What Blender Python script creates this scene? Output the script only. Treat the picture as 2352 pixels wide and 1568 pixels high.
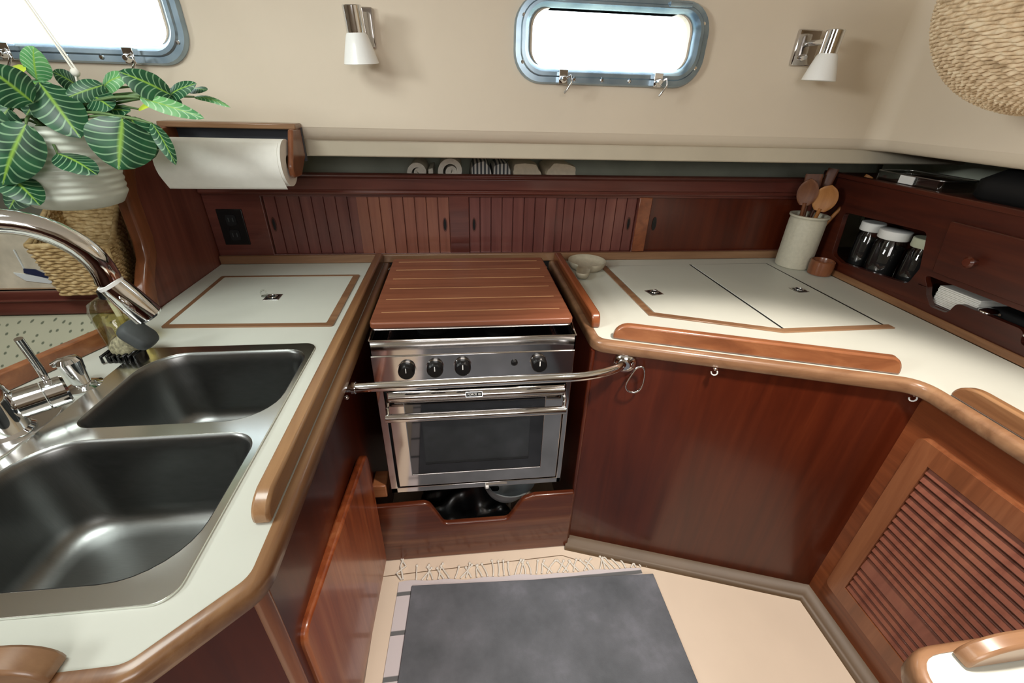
import bpy, bmesh, math, random
from math import sin, cos, pi, radians, sqrt
from mathutils import Vector, Matrix
from mathutils.geometry import tessellate_polygon
random.seed(7)
for o in list(bpy.data.objects): bpy.data.objects.remove(o)
SC = bpy.context.scene
COL = SC.collection

# ------------------------------------------------------------------ camera
cam_d = bpy.data.cameras.new('camera'); cam = bpy.data.objects.new('camera', cam_d); COL.objects.link(cam)
cam_d.sensor_width = 36; cam_d.sensor_fit = 'HORIZONTAL'; cam_d.lens = 994.77/2352*36; cam_d.clip_start = 0.02
def cam_matrix(a, b, c, loc):
    right = Vector((1, 0, 0)); down = Vector((0, -sin(a), -cos(a))); fwd = Vector((0, cos(a), -sin(a)))
    r2 = right*cos(c)+down*sin(c); d2 = -right*sin(c)+down*cos(c)
    Z = Matrix.Rotation(b, 3, 'Z'); r2 = Z@r2; d2 = Z@d2; f2 = Z@fwd
    M = Matrix((r2, -d2, -f2)).transposed().to_4x4(); M.translation = loc
    return M
cam.matrix_world = cam_matrix(0.5138, -0.12497, -0.03005, Vector((0, 0, 1.375)))
SC.camera = cam

# ------------------------------------------------------------------ world, lights, exposure
SC.view_settings.view_transform = 'Standard'; SC.view_settings.look = 'None'
SC.view_settings.gamma = 1; SC.view_settings.use_curve_mapping = False
SC.view_settings.exposure = 0.46
W = bpy.data.worlds.new('sky'); SC.world = W; W.use_nodes = True
W.node_tree.nodes['Background'].inputs[0].default_value = (0.88, 0.95, 1.0, 1)
W.node_tree.nodes['Background'].inputs[1].default_value = 5.0
def area(name, loc, aim, sx, sy, power, col, spread=180):
    d = bpy.data.lights.new(name, 'AREA'); d.shape = 'RECTANGLE'; d.size = sx; d.size_y = sy
    d.energy = power; d.color = col; d.spread = radians(spread)
    o = bpy.data.objects.new(name, d); COL.objects.link(o); o.location = loc
    o.rotation_euler = (Vector(aim)-Vector(loc)).to_track_quat('-Z', 'Y').to_euler()
    return o
area('overhead_hatch_daylight', (-0.72, 0.50, 1.90), (-0.55, 0.98, 0.8), 0.45, 0.45, 4.3, (0.93, 1.0, 0.96), 125)
area('saloon_side_fill', (-1.9, -0.1, 1.88), (1.34, 0.9, 1.45), 0.5, 0.5, 7.0, (0.97, 1.0, 0.97), 80)  # added fill light from the saloon side, brightens the right wall
sd = bpy.data.lights.new('cabin_ceiling_lamp', 'SPOT'); sd.energy = 66; sd.color = (1.0, .90, .80); sd.spot_size = radians(78); sd.spot_blend = .3; sd.shadow_soft_size = .06
so = bpy.data.objects.new('cabin_ceiling_lamp', sd); COL.objects.link(so); so.location = (.63, .36, 1.90); so.rotation_euler = (radians(2), 0, 0)
area('companionway_daylight', (0.0, -1.3, 1.75), (0.1, 0.7, 0.6), 0.9, 0.7, 12.0, (1.0, 0.98, 0.96))

# ------------------------------------------------------------------ colours and materials
def lin(h):
    h = h.lstrip('#'); c = [int(h[i:i+2], 16)/255 for i in (0, 2, 4)]
    return tuple(x/12.92 if x <= .04045 else ((x+.055)/1.055)**2.4 for x in c)+(1,)
def newmat(name):
    m = bpy.data.materials.new(name); m.use_nodes = True
    return m, m.node_tree, m.node_tree.nodes['Principled BSDF']
def coords(nt, scale=(1, 1, 1)):
    tc = nt.nodes.new('ShaderNodeTexCoord'); mp = nt.nodes.new('ShaderNodeMapping')
    mp.inputs['Scale'].default_value = scale; nt.links.new(tc.outputs['Object'], mp.inputs[0])
    return mp.outputs[0]
def ramp(nt, stops):
    r = nt.nodes.new('ShaderNodeValToRGB'); e = r.color_ramp.elements
    e[0].position, e[0].color = stops[0]; e[1].position, e[1].color = stops[-1]
    for p, c in stops[1:-1]:
        x = e.new(p); x.color = c
    return r
def bump(nt, b, hsock, strength, dist=0.002):
    n = nt.nodes.new('ShaderNodeBump'); n.inputs['Strength'].default_value = strength; n.inputs['Distance'].default_value = dist
    nt.links.new(hsock, n.inputs['Height']); nt.links.new(n.outputs[0], b.inputs['Normal'])
def plain(name, col, rough=.5, metal=0, noise=0.0, nscale=20, coat=0, spec=.5, bmp=0, trans=0, ior=1.45):
    m, nt, b = newmat(name); c = lin(col)
    b.inputs['Base Color'].default_value = c; b.inputs['Roughness'].default_value = rough
    b.inputs['Metallic'].default_value = metal; b.inputs['Coat Weight'].default_value = coat
    b.inputs['Specular IOR Level'].default_value = spec; b.inputs['Transmission Weight'].default_value = trans; b.inputs['IOR'].default_value = ior
    if noise or bmp:
        n = nt.nodes.new('ShaderNodeTexNoise'); n.inputs['Scale'].default_value = nscale; n.inputs['Detail'].default_value = 6
        nt.links.new(coords(nt), n.inputs[0])
        if noise:
            lo = tuple(x*(1-noise) for x in c[:3])+(1,); hi = tuple(min(1, x*(1+noise)) for x in c[:3])+(1,)
            r = ramp(nt, [(.3, lo), (.7, hi)]); nt.links.new(n.outputs[0], r.inputs[0]); nt.links.new(r.outputs[0], b.inputs['Base Color'])
        if bmp: bump(nt, b, n.outputs[0], bmp)
    return m
def wood(name, dark, mid, light, axis=0, rough=.28, coat=.35, fine=1.0, blotch=.5):
    """varnished timber, the grain running along the given axis"""
    m, nt, b = newmat(name); L = nt.links
    sc = [26*fine]*3; sc[axis] = 1.6*fine
    n = nt.nodes.new('ShaderNodeTexNoise'); n.inputs['Scale'].default_value = 1; n.inputs['Detail'].default_value = 8; n.inputs['Roughness'].default_value = .62; n.inputs['Distortion'].default_value = .6
    L.new(coords(nt, sc), n.inputs[0])
    sc2 = [5]*3; sc2[axis] = 1.5
    n2 = nt.nodes.new('ShaderNodeTexNoise'); n2.inputs['Scale'].default_value = 1; n2.inputs['Detail'].default_value = 3
    L.new(coords(nt, sc2), n2.inputs[0])
    r = ramp(nt, [(.22, lin(dark)), (.5, lin(mid)), (.8, lin(light))]); 
    mx = nt.nodes.new('ShaderNodeMath'); mx.operation = 'MULTIPLY_ADD'; mx.inputs[1].default_value = blotch
    L.new(n2.outputs[0], mx.inputs[0])
    ml = nt.nodes.new('ShaderNodeMath'); ml.operation = 'MULTIPLY_ADD'; ml.inputs[1].default_value = 1.0; ml.inputs[2].default_value = -blotch*.5
    L.new(n.outputs[0], ml.inputs[0]); L.new(ml.outputs[0], mx.inputs[2])
    L.new(mx.outputs[0], r.inputs[0]); L.new(r.outputs[0], b.inputs['Base Color'])
    b.inputs['Roughness'].default_value = rough; b.inputs['Coat Weight'].default_value = coat; b.inputs['Coat Roughness'].default_value = .12
    bump(nt, b, n.outputs[0], .12, .001)
    return m
M = {}
M['mah'] = wood('dark_mahogany_upright', '#3e1407', '#4f1c0b', '#602711', 2, .32, .25, 1.0, .3)
M['mah_x'] = wood('dark_mahogany_lengthwise', '#451f19', '#5f3028', '#784438', 0, .3, .35)
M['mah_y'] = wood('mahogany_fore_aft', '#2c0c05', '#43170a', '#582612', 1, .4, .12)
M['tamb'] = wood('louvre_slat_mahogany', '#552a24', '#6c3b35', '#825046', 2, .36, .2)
M['tamb_pale'] = wood('louvre_slat_pale_mahogany', '#68392b', '#855040', '#98624b', 2, .36, .2)  # paler tone of the slat mahogany
M['teak_x'] = wood('teak_trim_lengthwise', '#6b4a33', '#8a664a', '#a5805f', 0, .33, .3)
M['teak_y'] = wood('teak_trim_fore_aft', '#573822', '#7d5639', '#a17a55', 1, .3, .35, 1.0, .9)
M['teak_o'] = wood('orange_teak_fiddle', '#74442b', '#935c3b', '#ac744d', 0, .3, .35)
M['teak_z'] = wood('teak_upright', '#643821', '#804b2e', '#9a6240', 2, .3, .35)
M['door'] = wood('streaky_red_teak_door', '#5c2410', '#8c4522', '#ab6a42', 2, .32, .35, 1.2, .8)
M['bulk'] = wood('brown_bulkhead_mahogany', '#5c2d23', '#7a4336', '#935747', 2, .35, .25, 1.0, .4)
M['sill'] = wood('red_brown_sill_wood', '#3f190c', '#5c2a17', '#7c4a2c', 0, .3, .35)
M['frame_y'] = wood('orange_brown_cabinet_wood', '#5c2c17', '#7c4123', '#965733', 1, .3, .35)
M['board'] = wood('cutting_board_mahogany', '#6c3a26', '#874f37', '#9b6246', 0, .42, .1, 1.6, .3)
M['inlay'] = plain('maple_inlay', '#d3a578', .5)
M['lam'] = plain('cream_laminate', '#d0d2c8', .42, noise=.03, nscale=5, spec=.4)
M['lam_r'] = M['lam']
M['wall'] = plain('beige_vinyl_headliner', '#ddd0bd', .62, noise=.035, nscale=3, spec=.3, bmp=.02)
M['fascia'] = plain('beige_fascia_vinyl', '#c6bca8', .6, noise=.05, nscale=6)
M['brown'] = plain('brown_shadow_vinyl', '#a58d76', .65, noise=.05, nscale=9)
M['hull'] = plain('grey_green_hull_liner', '#c2c7b6', .7, noise=.12, nscale=7)
M['floor'] = plain('tan_vinyl_sole', '#ecdac6', .4, noise=.04, nscale=4, spec=.45)
M['floorline'] = plain('sole_seam', '#7b6650', .6)
M['toe'] = plain('olive_tan_kick_moulding', '#64503a', .45, noise=.1, nscale=8)
M['black'] = plain('black_plastic', '#0c0c0d', .32)
M['matt_black'] = plain('matt_black', '#08080a', .7)
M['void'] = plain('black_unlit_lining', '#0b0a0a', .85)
M['chrome'] = plain('chrome', '#e4e6e8', .06, 1)
M['steel'] = plain('polished_stainless', '#cfccca', .085, 1)
M['alum'] = plain('satin_aluminium', '#d3d2cf', .28, 1)
M['white'] = plain('white_plastic', '#e9e9e6', .4)
M['frost'] = plain('frosted_white_glass', '#f6f7f5', .35, spec=.5, coat=.3)
M['paper'] = plain('white_paper_towel', '#eceae3', .85, noise=.02, nscale=60, bmp=.15)
M['ceram'] = plain('white_ribbed_ceramic', '#cfd2c6', .4, coat=.2)
M['crock'] = plain('cream_textured_stoneware', '#c6c1ae', .5, noise=.06, nscale=90, bmp=.35)
M['stone'] = plain('beige_stoneware', '#b9b09b', .55, noise=.08, nscale=60, bmp=.2)
M['towel'] = plain('oatmeal_terry_cloth', '#e4dfd2', .95, noise=.06, nscale=120, bmp=.6)
M['linen'] = plain('sand_linen', '#d6c9b2', .95, noise=.07, nscale=90, bmp=.5)
M['blackbag'] = plain('black_plastic_bag', '#0a0b0c', .28)
M['bowlsteel'] = plain('grey_steel_bowl', '#c2cacd', .4, .5)
M['spoonw'] = wood('utensil_wood', '#7a4a1f', '#a36b35', '#c08a50', 2, .5, .0)
M['spoonw_d'] = wood('dark_utensil_wood', '#3f1f0f', '#5f3319', '#7a4a28', 2, .5, .0)
M['soil'] = plain('potting_soil', '#2a211a', .95, noise=.4, nscale=80, bmp=.8)
M['stem'] = plain('plant_stem_green', '#5b7448', .5)
M['cord'] = plain('white_cotton_cord', '#ece8df', .9)
M['rope'] = None
M['navy'] = plain('navy_blue_print', '#20284a', .6)
M['ink'] = plain('white_print', '#dfe4e6', .6)
M['grip'] = plain('grey_rubber_grip', '#45494a', .62, noise=.08, nscale=60, bmp=.15)
M['bristle'] = plain('tan_bristle', '#8f8a70', .9, noise=.5, nscale=140, bmp=1)
M['cloth_w'] = plain('white_cotton', '#dcd8da', .95, noise=.04, nscale=80, bmp=.4)

def m_stainless_brushed():
    m, nt, b = newmat('brushed_sink_steel'); L = nt.links
    n = nt.nodes.new('ShaderNodeTexNoise'); n.inputs['Scale'].default_value = 1; n.inputs['Detail'].default_value = 4
    L.new(coords(nt, (40, 900, 40)), n.inputs[0])
    r = ramp(nt, [(.2, (.21, .215, .21, 1)), (.8, (.245, .25, .245, 1))]); L.new(n.outputs[0], r.inputs[0]); L.new(r.outputs[0], b.inputs['Base Color'])
    b.inputs['Metallic'].default_value = 1; b.inputs['Roughness'].default_value = .27
    rr = nt.nodes.new('ShaderNodeMapRange'); rr.inputs[3].default_value = .30; rr.inputs[4].default_value = .36
    L.new(n.outputs[0], rr.inputs[0]); L.new(rr.outputs[0], b.inputs['Roughness'])
    return m
M['sink'] = m_stainless_brushed()
M['sinkrim'] = plain('sink_rim_steel', '#eceeea', .2, 1)

def m_frame():
    m, nt, b = newmat('blue_grey_port_frame_metal'); L = nt.links
    n = nt.nodes.new('ShaderNodeTexNoise'); n.inputs['Scale'].default_value = 14; n.inputs['Detail'].default_value = 3
    L.new(coords(nt), n.inputs[0])
    r = ramp(nt, [(.3, lin('#7d93a5')), (.7, lin('#aec2cf'))]); L.new(n.outputs[0], r.inputs[0]); L.new(r.outputs[0], b.inputs['Base Color'])
    b.inputs['Metallic'].default_value = .75; b.inputs['Roughness'].default_value = .25
    return m
M['frame'] = m_frame()
def m_glass(name, tint, refl=.12, rough=.02):
    m = bpy.data.materials.new(name); m.use_nodes = True; nt = m.node_tree; nt.nodes.clear(); L = nt.links
    o = nt.nodes.new('ShaderNodeOutputMaterial'); mx = nt.nodes.new('ShaderNodeMixShader'); t = nt.nodes.new('ShaderNodeBsdfTransparent'); g = nt.nodes.new('ShaderNodeBsdfGlossy')
    t.inputs[0].default_value = tint; g.inputs['Roughness'].default_value = rough; g.inputs[0].default_value = (.9, .9, .9, 1)
    lw = nt.nodes.new('ShaderNodeLayerWeight'); lw.inputs[0].default_value = .35
    ad = nt.nodes.new('ShaderNodeMath'); ad.operation = 'MULTIPLY_ADD'; ad.inputs[1].default_value = .5; ad.inputs[2].default_value = refl; ad.use_clamp = True
    L.new(lw.outputs['Fresnel'], ad.inputs[0]); L.new(ad.outputs[0], mx.inputs[0]); L.new(t.outputs[0], mx.inputs[1]); L.new(g.outputs[0], mx.inputs[2]); L.new(mx.outputs[0], o.inputs[0])
    return m
M['pane'] = m_glass('port_glass', (.96, .99, 1, 1), .04)
M['clear'] = m_glass('clear_glass', (.93, .94, .92, 1), .06)
M['ovenglass'] = m_glass('smoked_oven_glass', (.6, .61, .6, 1), .06, .03)
M['ovenblack'] = plain('black_oven_glass', '#16171a', .05, coat=1, spec=.8)
M['ovencav'] = plain('grey_oven_enamel', '#a4a8a2', .5)
M['soapliq'] = m_glass('yellow_soap', (.86, .80, .52, 1), .05)

def m_tambour(): pass
def m_weave(name, a, b_, c_, s=1.0):
    m, nt, b = newmat(name); L = nt.links
    n = nt.nodes.new('ShaderNodeTexNoise'); n.inputs['Scale'].default_value = 60*s; n.inputs['Detail'].default_value = 5
    L.new(coords(nt), n.inputs[0])
    r = ramp(nt, [(.3, lin(a)), (.5, lin(b_)), (.72, lin(c_))]); L.new(n.outputs[0], r.inputs[0]); L.new(r.outputs[0], b.inputs['Base Color'])
    b.inputs['Roughness'].default_value = .85; bump(nt, b, n.outputs[0], .6, .002)
    return m
M['rope'] = m_weave('seagrass_rope', '#9c8154', '#c4a878', '#dcc698')
M['rope2'] = m_weave('pale_seagrass_rope', '#b39a78', '#dcc3a0', '#ecdbbc')

def m_leaf(name, dark, mid, vein):
    m, nt, b = newmat(name); L = nt.links
    uv = nt.nodes.new('ShaderNodeUVMap'); sp = nt.nodes.new('ShaderNodeSeparateXYZ'); L.new(uv.outputs[0], sp.inputs[0])
    def math_(op, a, bb=None, c=None):
        n = nt.nodes.new('ShaderNodeMath'); n.operation = op
        for i, x in enumerate((a, bb, c)):
            if x is None: continue
            if isinstance(x, (int, float)): n.inputs[i].default_value = x
            else: L.new(x, n.inputs[i])
        return n.outputs[0]
    u = math_('ABSOLUTE', math_('SUBTRACT', sp.outputs[0], .5))
    v = sp.outputs[1]
    w = math_('MULTIPLY_ADD', u, -.62, v)
    w = math_('ADD', w, math_('MULTIPLY', math_('MULTIPLY', u, u), .8))
    veins = math_('SINE', math_('MULTIPLY', w, 2*pi*8.0))
    r1 = ramp(nt, [(.84, (0, 0, 0, 1)), (.97, (1, 1, 1, 1))]); L.new(math_('MULTIPLY_ADD', veins, .5, .5), r1.inputs[0])
    r2 = ramp(nt, [(.006, (1, 1, 1, 1)), (.055, (0, 0, 0, 1))]); L.new(u, r2.inputs[0])
    n = nt.nodes.new('ShaderNodeTexNoise'); n.inputs['Scale'].default_value = 30; L.new(coords(nt), n.inputs[0])
    rb = ramp(nt, [(.3, lin(dark)), (.7, lin(mid))]); L.new(n.outputs[0], rb.inputs[0])
    mA = nt.nodes.new('ShaderNodeMixRGB'); L.new(math_('MULTIPLY', r1.outputs[0], .62), mA.inputs[0]); L.new(rb.outputs[0], mA.inputs[1]); mA.inputs[2].default_value = lin(vein)
    mB = nt.nodes.new('ShaderNodeMixRGB'); L.new(r2.outputs[0], mB.inputs[0]); L.new(mA.outputs[0], mB.inputs[1]); mB.inputs[2].default_value = lin('#8fba48')
    L.new(mB.outputs[0], b.inputs['Base Color']); b.inputs['Roughness'].default_value = .38
    b.inputs['Subsurface Weight'].default_value = 0
    tr = nt.nodes.new('ShaderNodeBsdfTranslucent'); L.new(mB.outputs[0], tr.inputs[0]); mx = nt.nodes.new('ShaderNodeMixShader'); mx.inputs[0].default_value = .3
    out = nt.nodes['Material Output']; L.new(b.outputs[0], mx.inputs[1]); L.new(tr.outputs[0], mx.inputs[2]); L.new(mx.outputs[0], out.inputs[0])
    return m
M['leaf'] = m_leaf('prayer_plant_leaf', '#173f2b', '#2c6540', '#9fc79b')
M['leaf_l'] = m_leaf('pale_prayer_plant_leaf', '#4d8f5a', '#77b56f', '#c2e0b8')
M['leaf_y'] = plain('yellowing_leaf', '#b4c93c', .5)

def m_dots():
    m, nt, b = newmat('cream_fabric_with_grey_sprigs'); L = nt.links
    v = nt.nodes.new('ShaderNodeTexVoronoi'); v.voronoi_dimensions = '2D'; v.inputs['Scale'].default_value = 40; v.inputs['Randomness'].default_value = .5
    sx = nt.nodes.new('ShaderNodeSeparateXYZ'); cx_ = nt.nodes.new('ShaderNodeCombineXYZ'); L.new(coords(nt, (1, 1, 1.35)), sx.inputs[0])
    L.new(sx.outputs[0], cx_.inputs[0]); L.new(sx.outputs[2], cx_.inputs[1]); L.new(cx_.outputs[0], v.inputs[0])
    r = ramp(nt, [(.10, lin('#6b705f')), (.17, lin('#b9b8a2'))]); L.new(v.outputs['Distance'], r.inputs[0]); L.new(r.outputs[0], b.inputs['Base Color'])
    b.inputs['Roughness'].default_value = .95
    return m
M['dots'] = m_dots()
def m_stripe():
    m, nt, b = newmat('grey_and_white_striped_cotton'); L = nt.links
    s = nt.nodes.new('ShaderNodeSeparateXYZ'); L.new(coords(nt), s.inputs[0])
    a = nt.nodes.new('ShaderNodeMath'); a.operation = 'MULTIPLY'; a.inputs[1].default_value = 2*pi*75; L.new(s.outputs[0], a.inputs[0])
    c = nt.nodes.new('ShaderNodeMath'); c.operation = 'SINE'; L.new(a.outputs[0], c.inputs[0])
    r = ramp(nt, [(.45, lin('#55585c')), (.58, lin('#d8d6cf'))]); 
    d = nt.nodes.new('ShaderNodeMath'); d.operation = 'MULTIPLY_ADD'; d.inputs[1].default_value = .5; d.inputs[2].default_value = .5
    L.new(c.outputs[0], d.inputs[0]); L.new(d.outputs[0], r.inputs[0]); L.new(r.outputs[0], b.inputs['Base Color']); b.inputs['Roughness'].default_value = .95
    return m
M['stripe'] = m_stripe()
def m_rug():
    m, nt, b = newmat('grey_rubber_backed_mat'); L = nt.links
    n = nt.nodes.new('ShaderNodeTexNoise'); n.inputs['Scale'].default_value = 7; n.inputs['Detail'].default_value = 7; n.inputs['Roughness'].default_value = .6
    L.new(coords(nt), n.inputs[0])
    r = ramp(nt, [(.25, lin('#4e5359')), (.55, lin('#686c74')), (.8, lin('#868994'))]); L.new(n.outputs[0], r.inputs[0]); L.new(r.outputs[0], b.inputs['Base Color'])
    b.inputs['Roughness'].default_value = .62
    n2 = nt.nodes.new('ShaderNodeTexNoise'); n2.inputs['Scale'].default_value = 300; L.new(coords(nt), n2.inputs[0]); bump(nt, b, n2.outputs[0], .3, .001)
    return m
M['rug'] = m_rug()
def m_runner():
    m, nt, b = newmat('white_cotton_with_grey_bands'); L = nt.links
    s = nt.nodes.new('ShaderNodeSeparateXYZ'); L.new(coords(nt), s.inputs[0])
    a = nt.nodes.new('ShaderNodeMath'); a.operation = 'MULTIPLY_ADD'; a.inputs[1].default_value = 1/.115; a.inputs[2].default_value = .35; L.new(s.outputs[1], a.inputs[0])
    c = nt.nodes.new('ShaderNodeMath'); c.operation = 'FRACT'; L.new(a.outputs[0], c.inputs[0])
    r = ramp(nt, [(0, lin('#6f7173')), (.10, lin('#6f7173')), (.12, lin('#d9d2d6')), (1, lin('#d9d2d6'))]); r.color_ramp.interpolation = 'LINEAR'
    L.new(c.outputs[0], r.inputs[0]); L.new(r.outputs[0], b.inputs['Base Color']); b.inputs['Roughness'].default_value = .95
    return m
M['runner'] = m_runner()

# ------------------------------------------------------------------ mesh helpers
class MB:
    def __init__(s): s.v = []; s.f = []; s.uv = {}
    def add(s, vs, fs):
        n = len(s.v); s.v += [Vector(p) for p in vs]; s.f += [tuple(i+n for i in f) for f in fs]; return s
    def box(s, x0, x1, y0, y1, z0, z1):
        return s.add([(x0, y0, z0), (x1, y0, z0), (x1, y1, z0), (x0, y1, z0), (x0, y0, z1), (x1, y0, z1), (x1, y1, z1), (x0, y1, z1)],
                     [(0, 3, 2, 1), (4, 5, 6, 7), (0, 1, 5, 4), (1, 2, 6, 5), (2, 3, 7, 6), (3, 0, 4, 7)])
    def prism3(s, pts, vec):
        pts = [Vector(p) for p in pts]; vec = Vector(vec); n = len(pts)
        nrm = Vector((0, 0, 0))
        for i in range(n): nrm += pts[i].cross(pts[(i+1) % n])
        if nrm.dot(vec) < 0: pts = pts[::-1]
        return s.add(pts+[p+vec for p in pts], [tuple(range(n))[::-1], tuple(range(n, 2*n))]+[(i, (i+1) % n, n+(i+1) % n, n+i) for i in range(n)])
    def prism(s, poly, z0, z1): return s.prism3([(p[0], p[1], z0) for p in poly], (0, 0, z1-z0))
    def prism_holes(s, outer, holes, z0, z1):
        loops = [outer]+holes
        tri = tessellate_polygon([[Vector((p[0], p[1], 0)) for p in l] for l in loops])
        flat = [p for l in loops for p in l]; n = len(flat)
        vs = [(p[0], p[1], z0) for p in flat]+[(p[0], p[1], z1) for p in flat]; fs = []
        for t in tri:
            a, b, c = [Vector((*flat[i][:2], 0)) for i in t]
            up = (b-a).cross(c-a).z > 0
            t = tuple(t) if up else tuple(t)[::-1]
            fs.append(tuple(i+n for i in t)); fs.append(t[::-1])
        k = 0
        for l in loops:
            m = len(l)
            for i in range(m): fs.append((k+i, k+(i+1) % m, n+k+(i+1) % m, n+k+i))
            k += m
        return s.add(vs, fs)
    def tube(s, pts, r, n=12, caps=True, closed=False):
        pts = [Vector(p) for p in pts]; m = len(pts); rs = r if isinstance(r, (list, tuple)) else [r]*m
        up = None; vs = []
        for i, p in enumerate(pts):
            if closed: t = pts[(i+1) % m]-pts[i-1]
            else: t = pts[min(i+1, m-1)]-pts[max(i-1, 0)]
            t.normalize()
            if up is None:
                up = Vector((0, 0, 1)) if abs(t.z) < .9 else Vector((1, 0, 0))
            a = (up-t*up.dot(t)).normalized(); b = t.cross(a); up = a
            for k in range(n):
                w = 2*pi*k/n; vs.append(p+(a*cos(w)+b*sin(w))*rs[i])
        fs = []
        for i in range(m if closed else m-1):
            j = (i+1) % m
            for k in range(n): fs.append((i*n+k, i*n+(k+1) % n, j*n+(k+1) % n, j*n+k))
        if caps and not closed: fs += [tuple(range(n))[::-1], tuple(range((m-1)*n, m*n))]
        return s.add(vs, fs)
    def lathe(s, prof, c, axis=(0, 0, 1), n=32, close=True):
        q = Vector((0, 0, 1)).rotation_difference(Vector(axis).normalized()); c = Vector(c); vs = []
        for r, z in prof:
            for k in range(n):
                w = 2*pi*k/n; vs.append(c+q@Vector((r*cos(w), r*sin(w), z)))
        fs = [(i*n+k, i*n+(k+1) % n, (i+1)*n+(k+1) % n, (i+1)*n+k) for i in range(len(prof)-1) for k in range(n)]
        if close: fs += [tuple(range(n))[::-1], tuple(range((len(prof)-1)*n, len(prof)*n))]
        return s.add(vs, fs)
    def sweep(s, path, prof, closed=False):
        """path: plan points (x, y); prof: closed loop of (offset to the right of travel, z)"""
        P = [Vector((p[0], p[1])) for p in path]; m = len(P); k = len(prof); vs = []
        for i in range(m):
            d0 = (P[i]-P[i-1]).normalized() if (closed or i) else None
            d1 = (P[(i+1) % m]-P[i]).normalized() if (closed or i < m-1) else None
            if d0 is None: d0 = d1
            if d1 is None: d1 = d0
            n0 = Vector((d0.y, -d0.x)); n1 = Vector((d1.y, -d1.x)); nn = (n0+n1).normalized(); nn /= max(.3, nn.dot(n0))
            for o, z in prof: vs.append((P[i].x+nn.x*o, P[i].y+nn.y*o, z))
        fs = []
        for i in range(m if closed else m-1):
            j = (i+1) % m
            for a in range(k): fs.append((i*k+a, j*k+a, j*k+(a+1) % k, i*k+(a+1) % k))
        if not closed: fs += [tuple(range(k)), tuple(range((m-1)*k, m*k))[::-1]]
        return s.add(vs, fs)
    def loft(s, rings, cap0=True, cap1=True):
        k = len(rings[0]); vs = [p for r in rings for p in r]
        fs = [(i*k+a, i*k+(a+1) % k, (i+1)*k+(a+1) % k, (i+1)*k+a) for i in range(len(rings)-1) for a in range(k)]
        if cap0: fs.append(tuple(range(k))[::-1])
        if cap1: fs.append(tuple(range((len(rings)-1)*k, len(rings)*k)))
        return s.add(vs, fs)
    def sphere(s, c, r, n=16, sc=(1, 1, 1), rot=None):
        c = Vector(c); vs = []; fs = []
        for i in range(n+1):
            for k in range(2*n):
                a = pi*i/n; b = pi*k/n; p = Vector((sin(a)*cos(b)*sc[0], sin(a)*sin(b)*sc[1], cos(a)*sc[2]))*r
                if rot: p = rot@p
                vs.append(c+p)
        for i in range(n):
            for k in range(2*n): fs.append((i*2*n+k, (i+1)*2*n+k, (i+1)*2*n+(k+1) % (2*n), i*2*n+(k+1) % (2*n)))
        return s.add(vs, fs)
    def build(s, name, mat, parent=None, bevel=0, angle=35, seg=2, fix=True, merge=False):
        org = parent['_o'] if parent is not None else [0, 0, 0]; o3 = Vector(org)
        me = bpy.data.meshes.new(name); me.from_pydata([tuple(p-o3) for p in s.v], [], s.f); me.validate()
        if s.uv:
            uvl = me.uv_layers.new(name='UVMap')
            for lp in me.loops: uvl.data[lp.index].uv = s.uv.get(lp.vertex_index, (0, 0))
        if fix:
            b = bmesh.new(); b.from_mesh(me)
            if merge: bmesh.ops.remove_doubles(b, verts=b.verts, dist=1e-5)
            bmesh.ops.recalc_face_normals(b, faces=b.faces); b.to_mesh(me); b.free()
        me.materials.append(mat)
        me.shade_smooth(); me.set_sharp_from_angle(angle=radians(angle))
        o = bpy.data.objects.new(name, me); COL.objects.link(o)
        o['_o'] = list(org)
        if parent is not None: o.parent = parent
        if parent is not None and parent.type == 'MESH': pass
        if bevel:
            bv = o.modifiers.new('soft_edges', 'BEVEL'); bv.width = bevel; bv.segments = seg; bv.limit_method = 'ANGLE'; bv.angle_limit = radians(40); bv.harden_normals = False
        return o
def tag(o, label, cat, group=None, kind=None):
    o['label'] = label
    if cat: o['category'] = cat
    if group: o['group'] = group
    if kind: o['kind'] = kind
    return o
def thing(name, label, cat, loc, group=None):
    o = bpy.data.objects.new(name, None); COL.objects.link(o); o.location = loc; o.empty_display_size = .05
    o['_o'] = list(loc); tag(o, label, cat, group)
    return o
def struct(mb, name, mat, **k):
    o = mb.build(name, mat, **k); o['kind'] = 'structure'; return o
def rrect(x0, x1, y0, y1, r, n=6):
    rs = r if isinstance(r, (list, tuple)) else [r]*4
    pts = []
    for (cx, cy, a0), rr in zip(((x1, y1, 0), (x0, y1, 90), (x0, y0, 180), (x1, y0, 270)), rs):
        ox = cx-rr if cx == x1 else cx+rr; oy = cy-rr if cy == y1 else cy+rr
        for i in range(n+1):
            a = radians(a0+90*i/n); pts.append((ox+rr*cos(a), oy+rr*sin(a)))
    return pts
def rpoly(pts, rad, n=7):
    out = []; m = len(pts)
    for i in range(m):
        r = rad[i] if isinstance(rad, (list, tuple)) else rad
        p = Vector(pts[i]); a = Vector(pts[i-1])-p; b = Vector(pts[(i+1) % m])-p
        if r <= 0: out.append(tuple(p)); continue
        an = a.angle(b); t = min(r/math.tan(an/2), a.length*.49, b.length*.49)
        p0 = p+a.normalized()*t; p1 = p+b.normalized()*t
        for k in range(n+1):
            u = k/n; q = p0*(1-u)**2+p*2*u*(1-u)+p1*u*u; out.append(tuple(q))
    return out
def xz(poly, y, t): return [(p[0], y, p[1]) for p in poly], (0, t, 0)
def arc(c, r, a0, a1, n, plane='xz'):
    return [(c[0]+r*cos(radians(a0+(a1-a0)*i/n)), c[1]+r*sin(radians(a0+(a1-a0)*i/n))) for i in range(n+1)]
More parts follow.
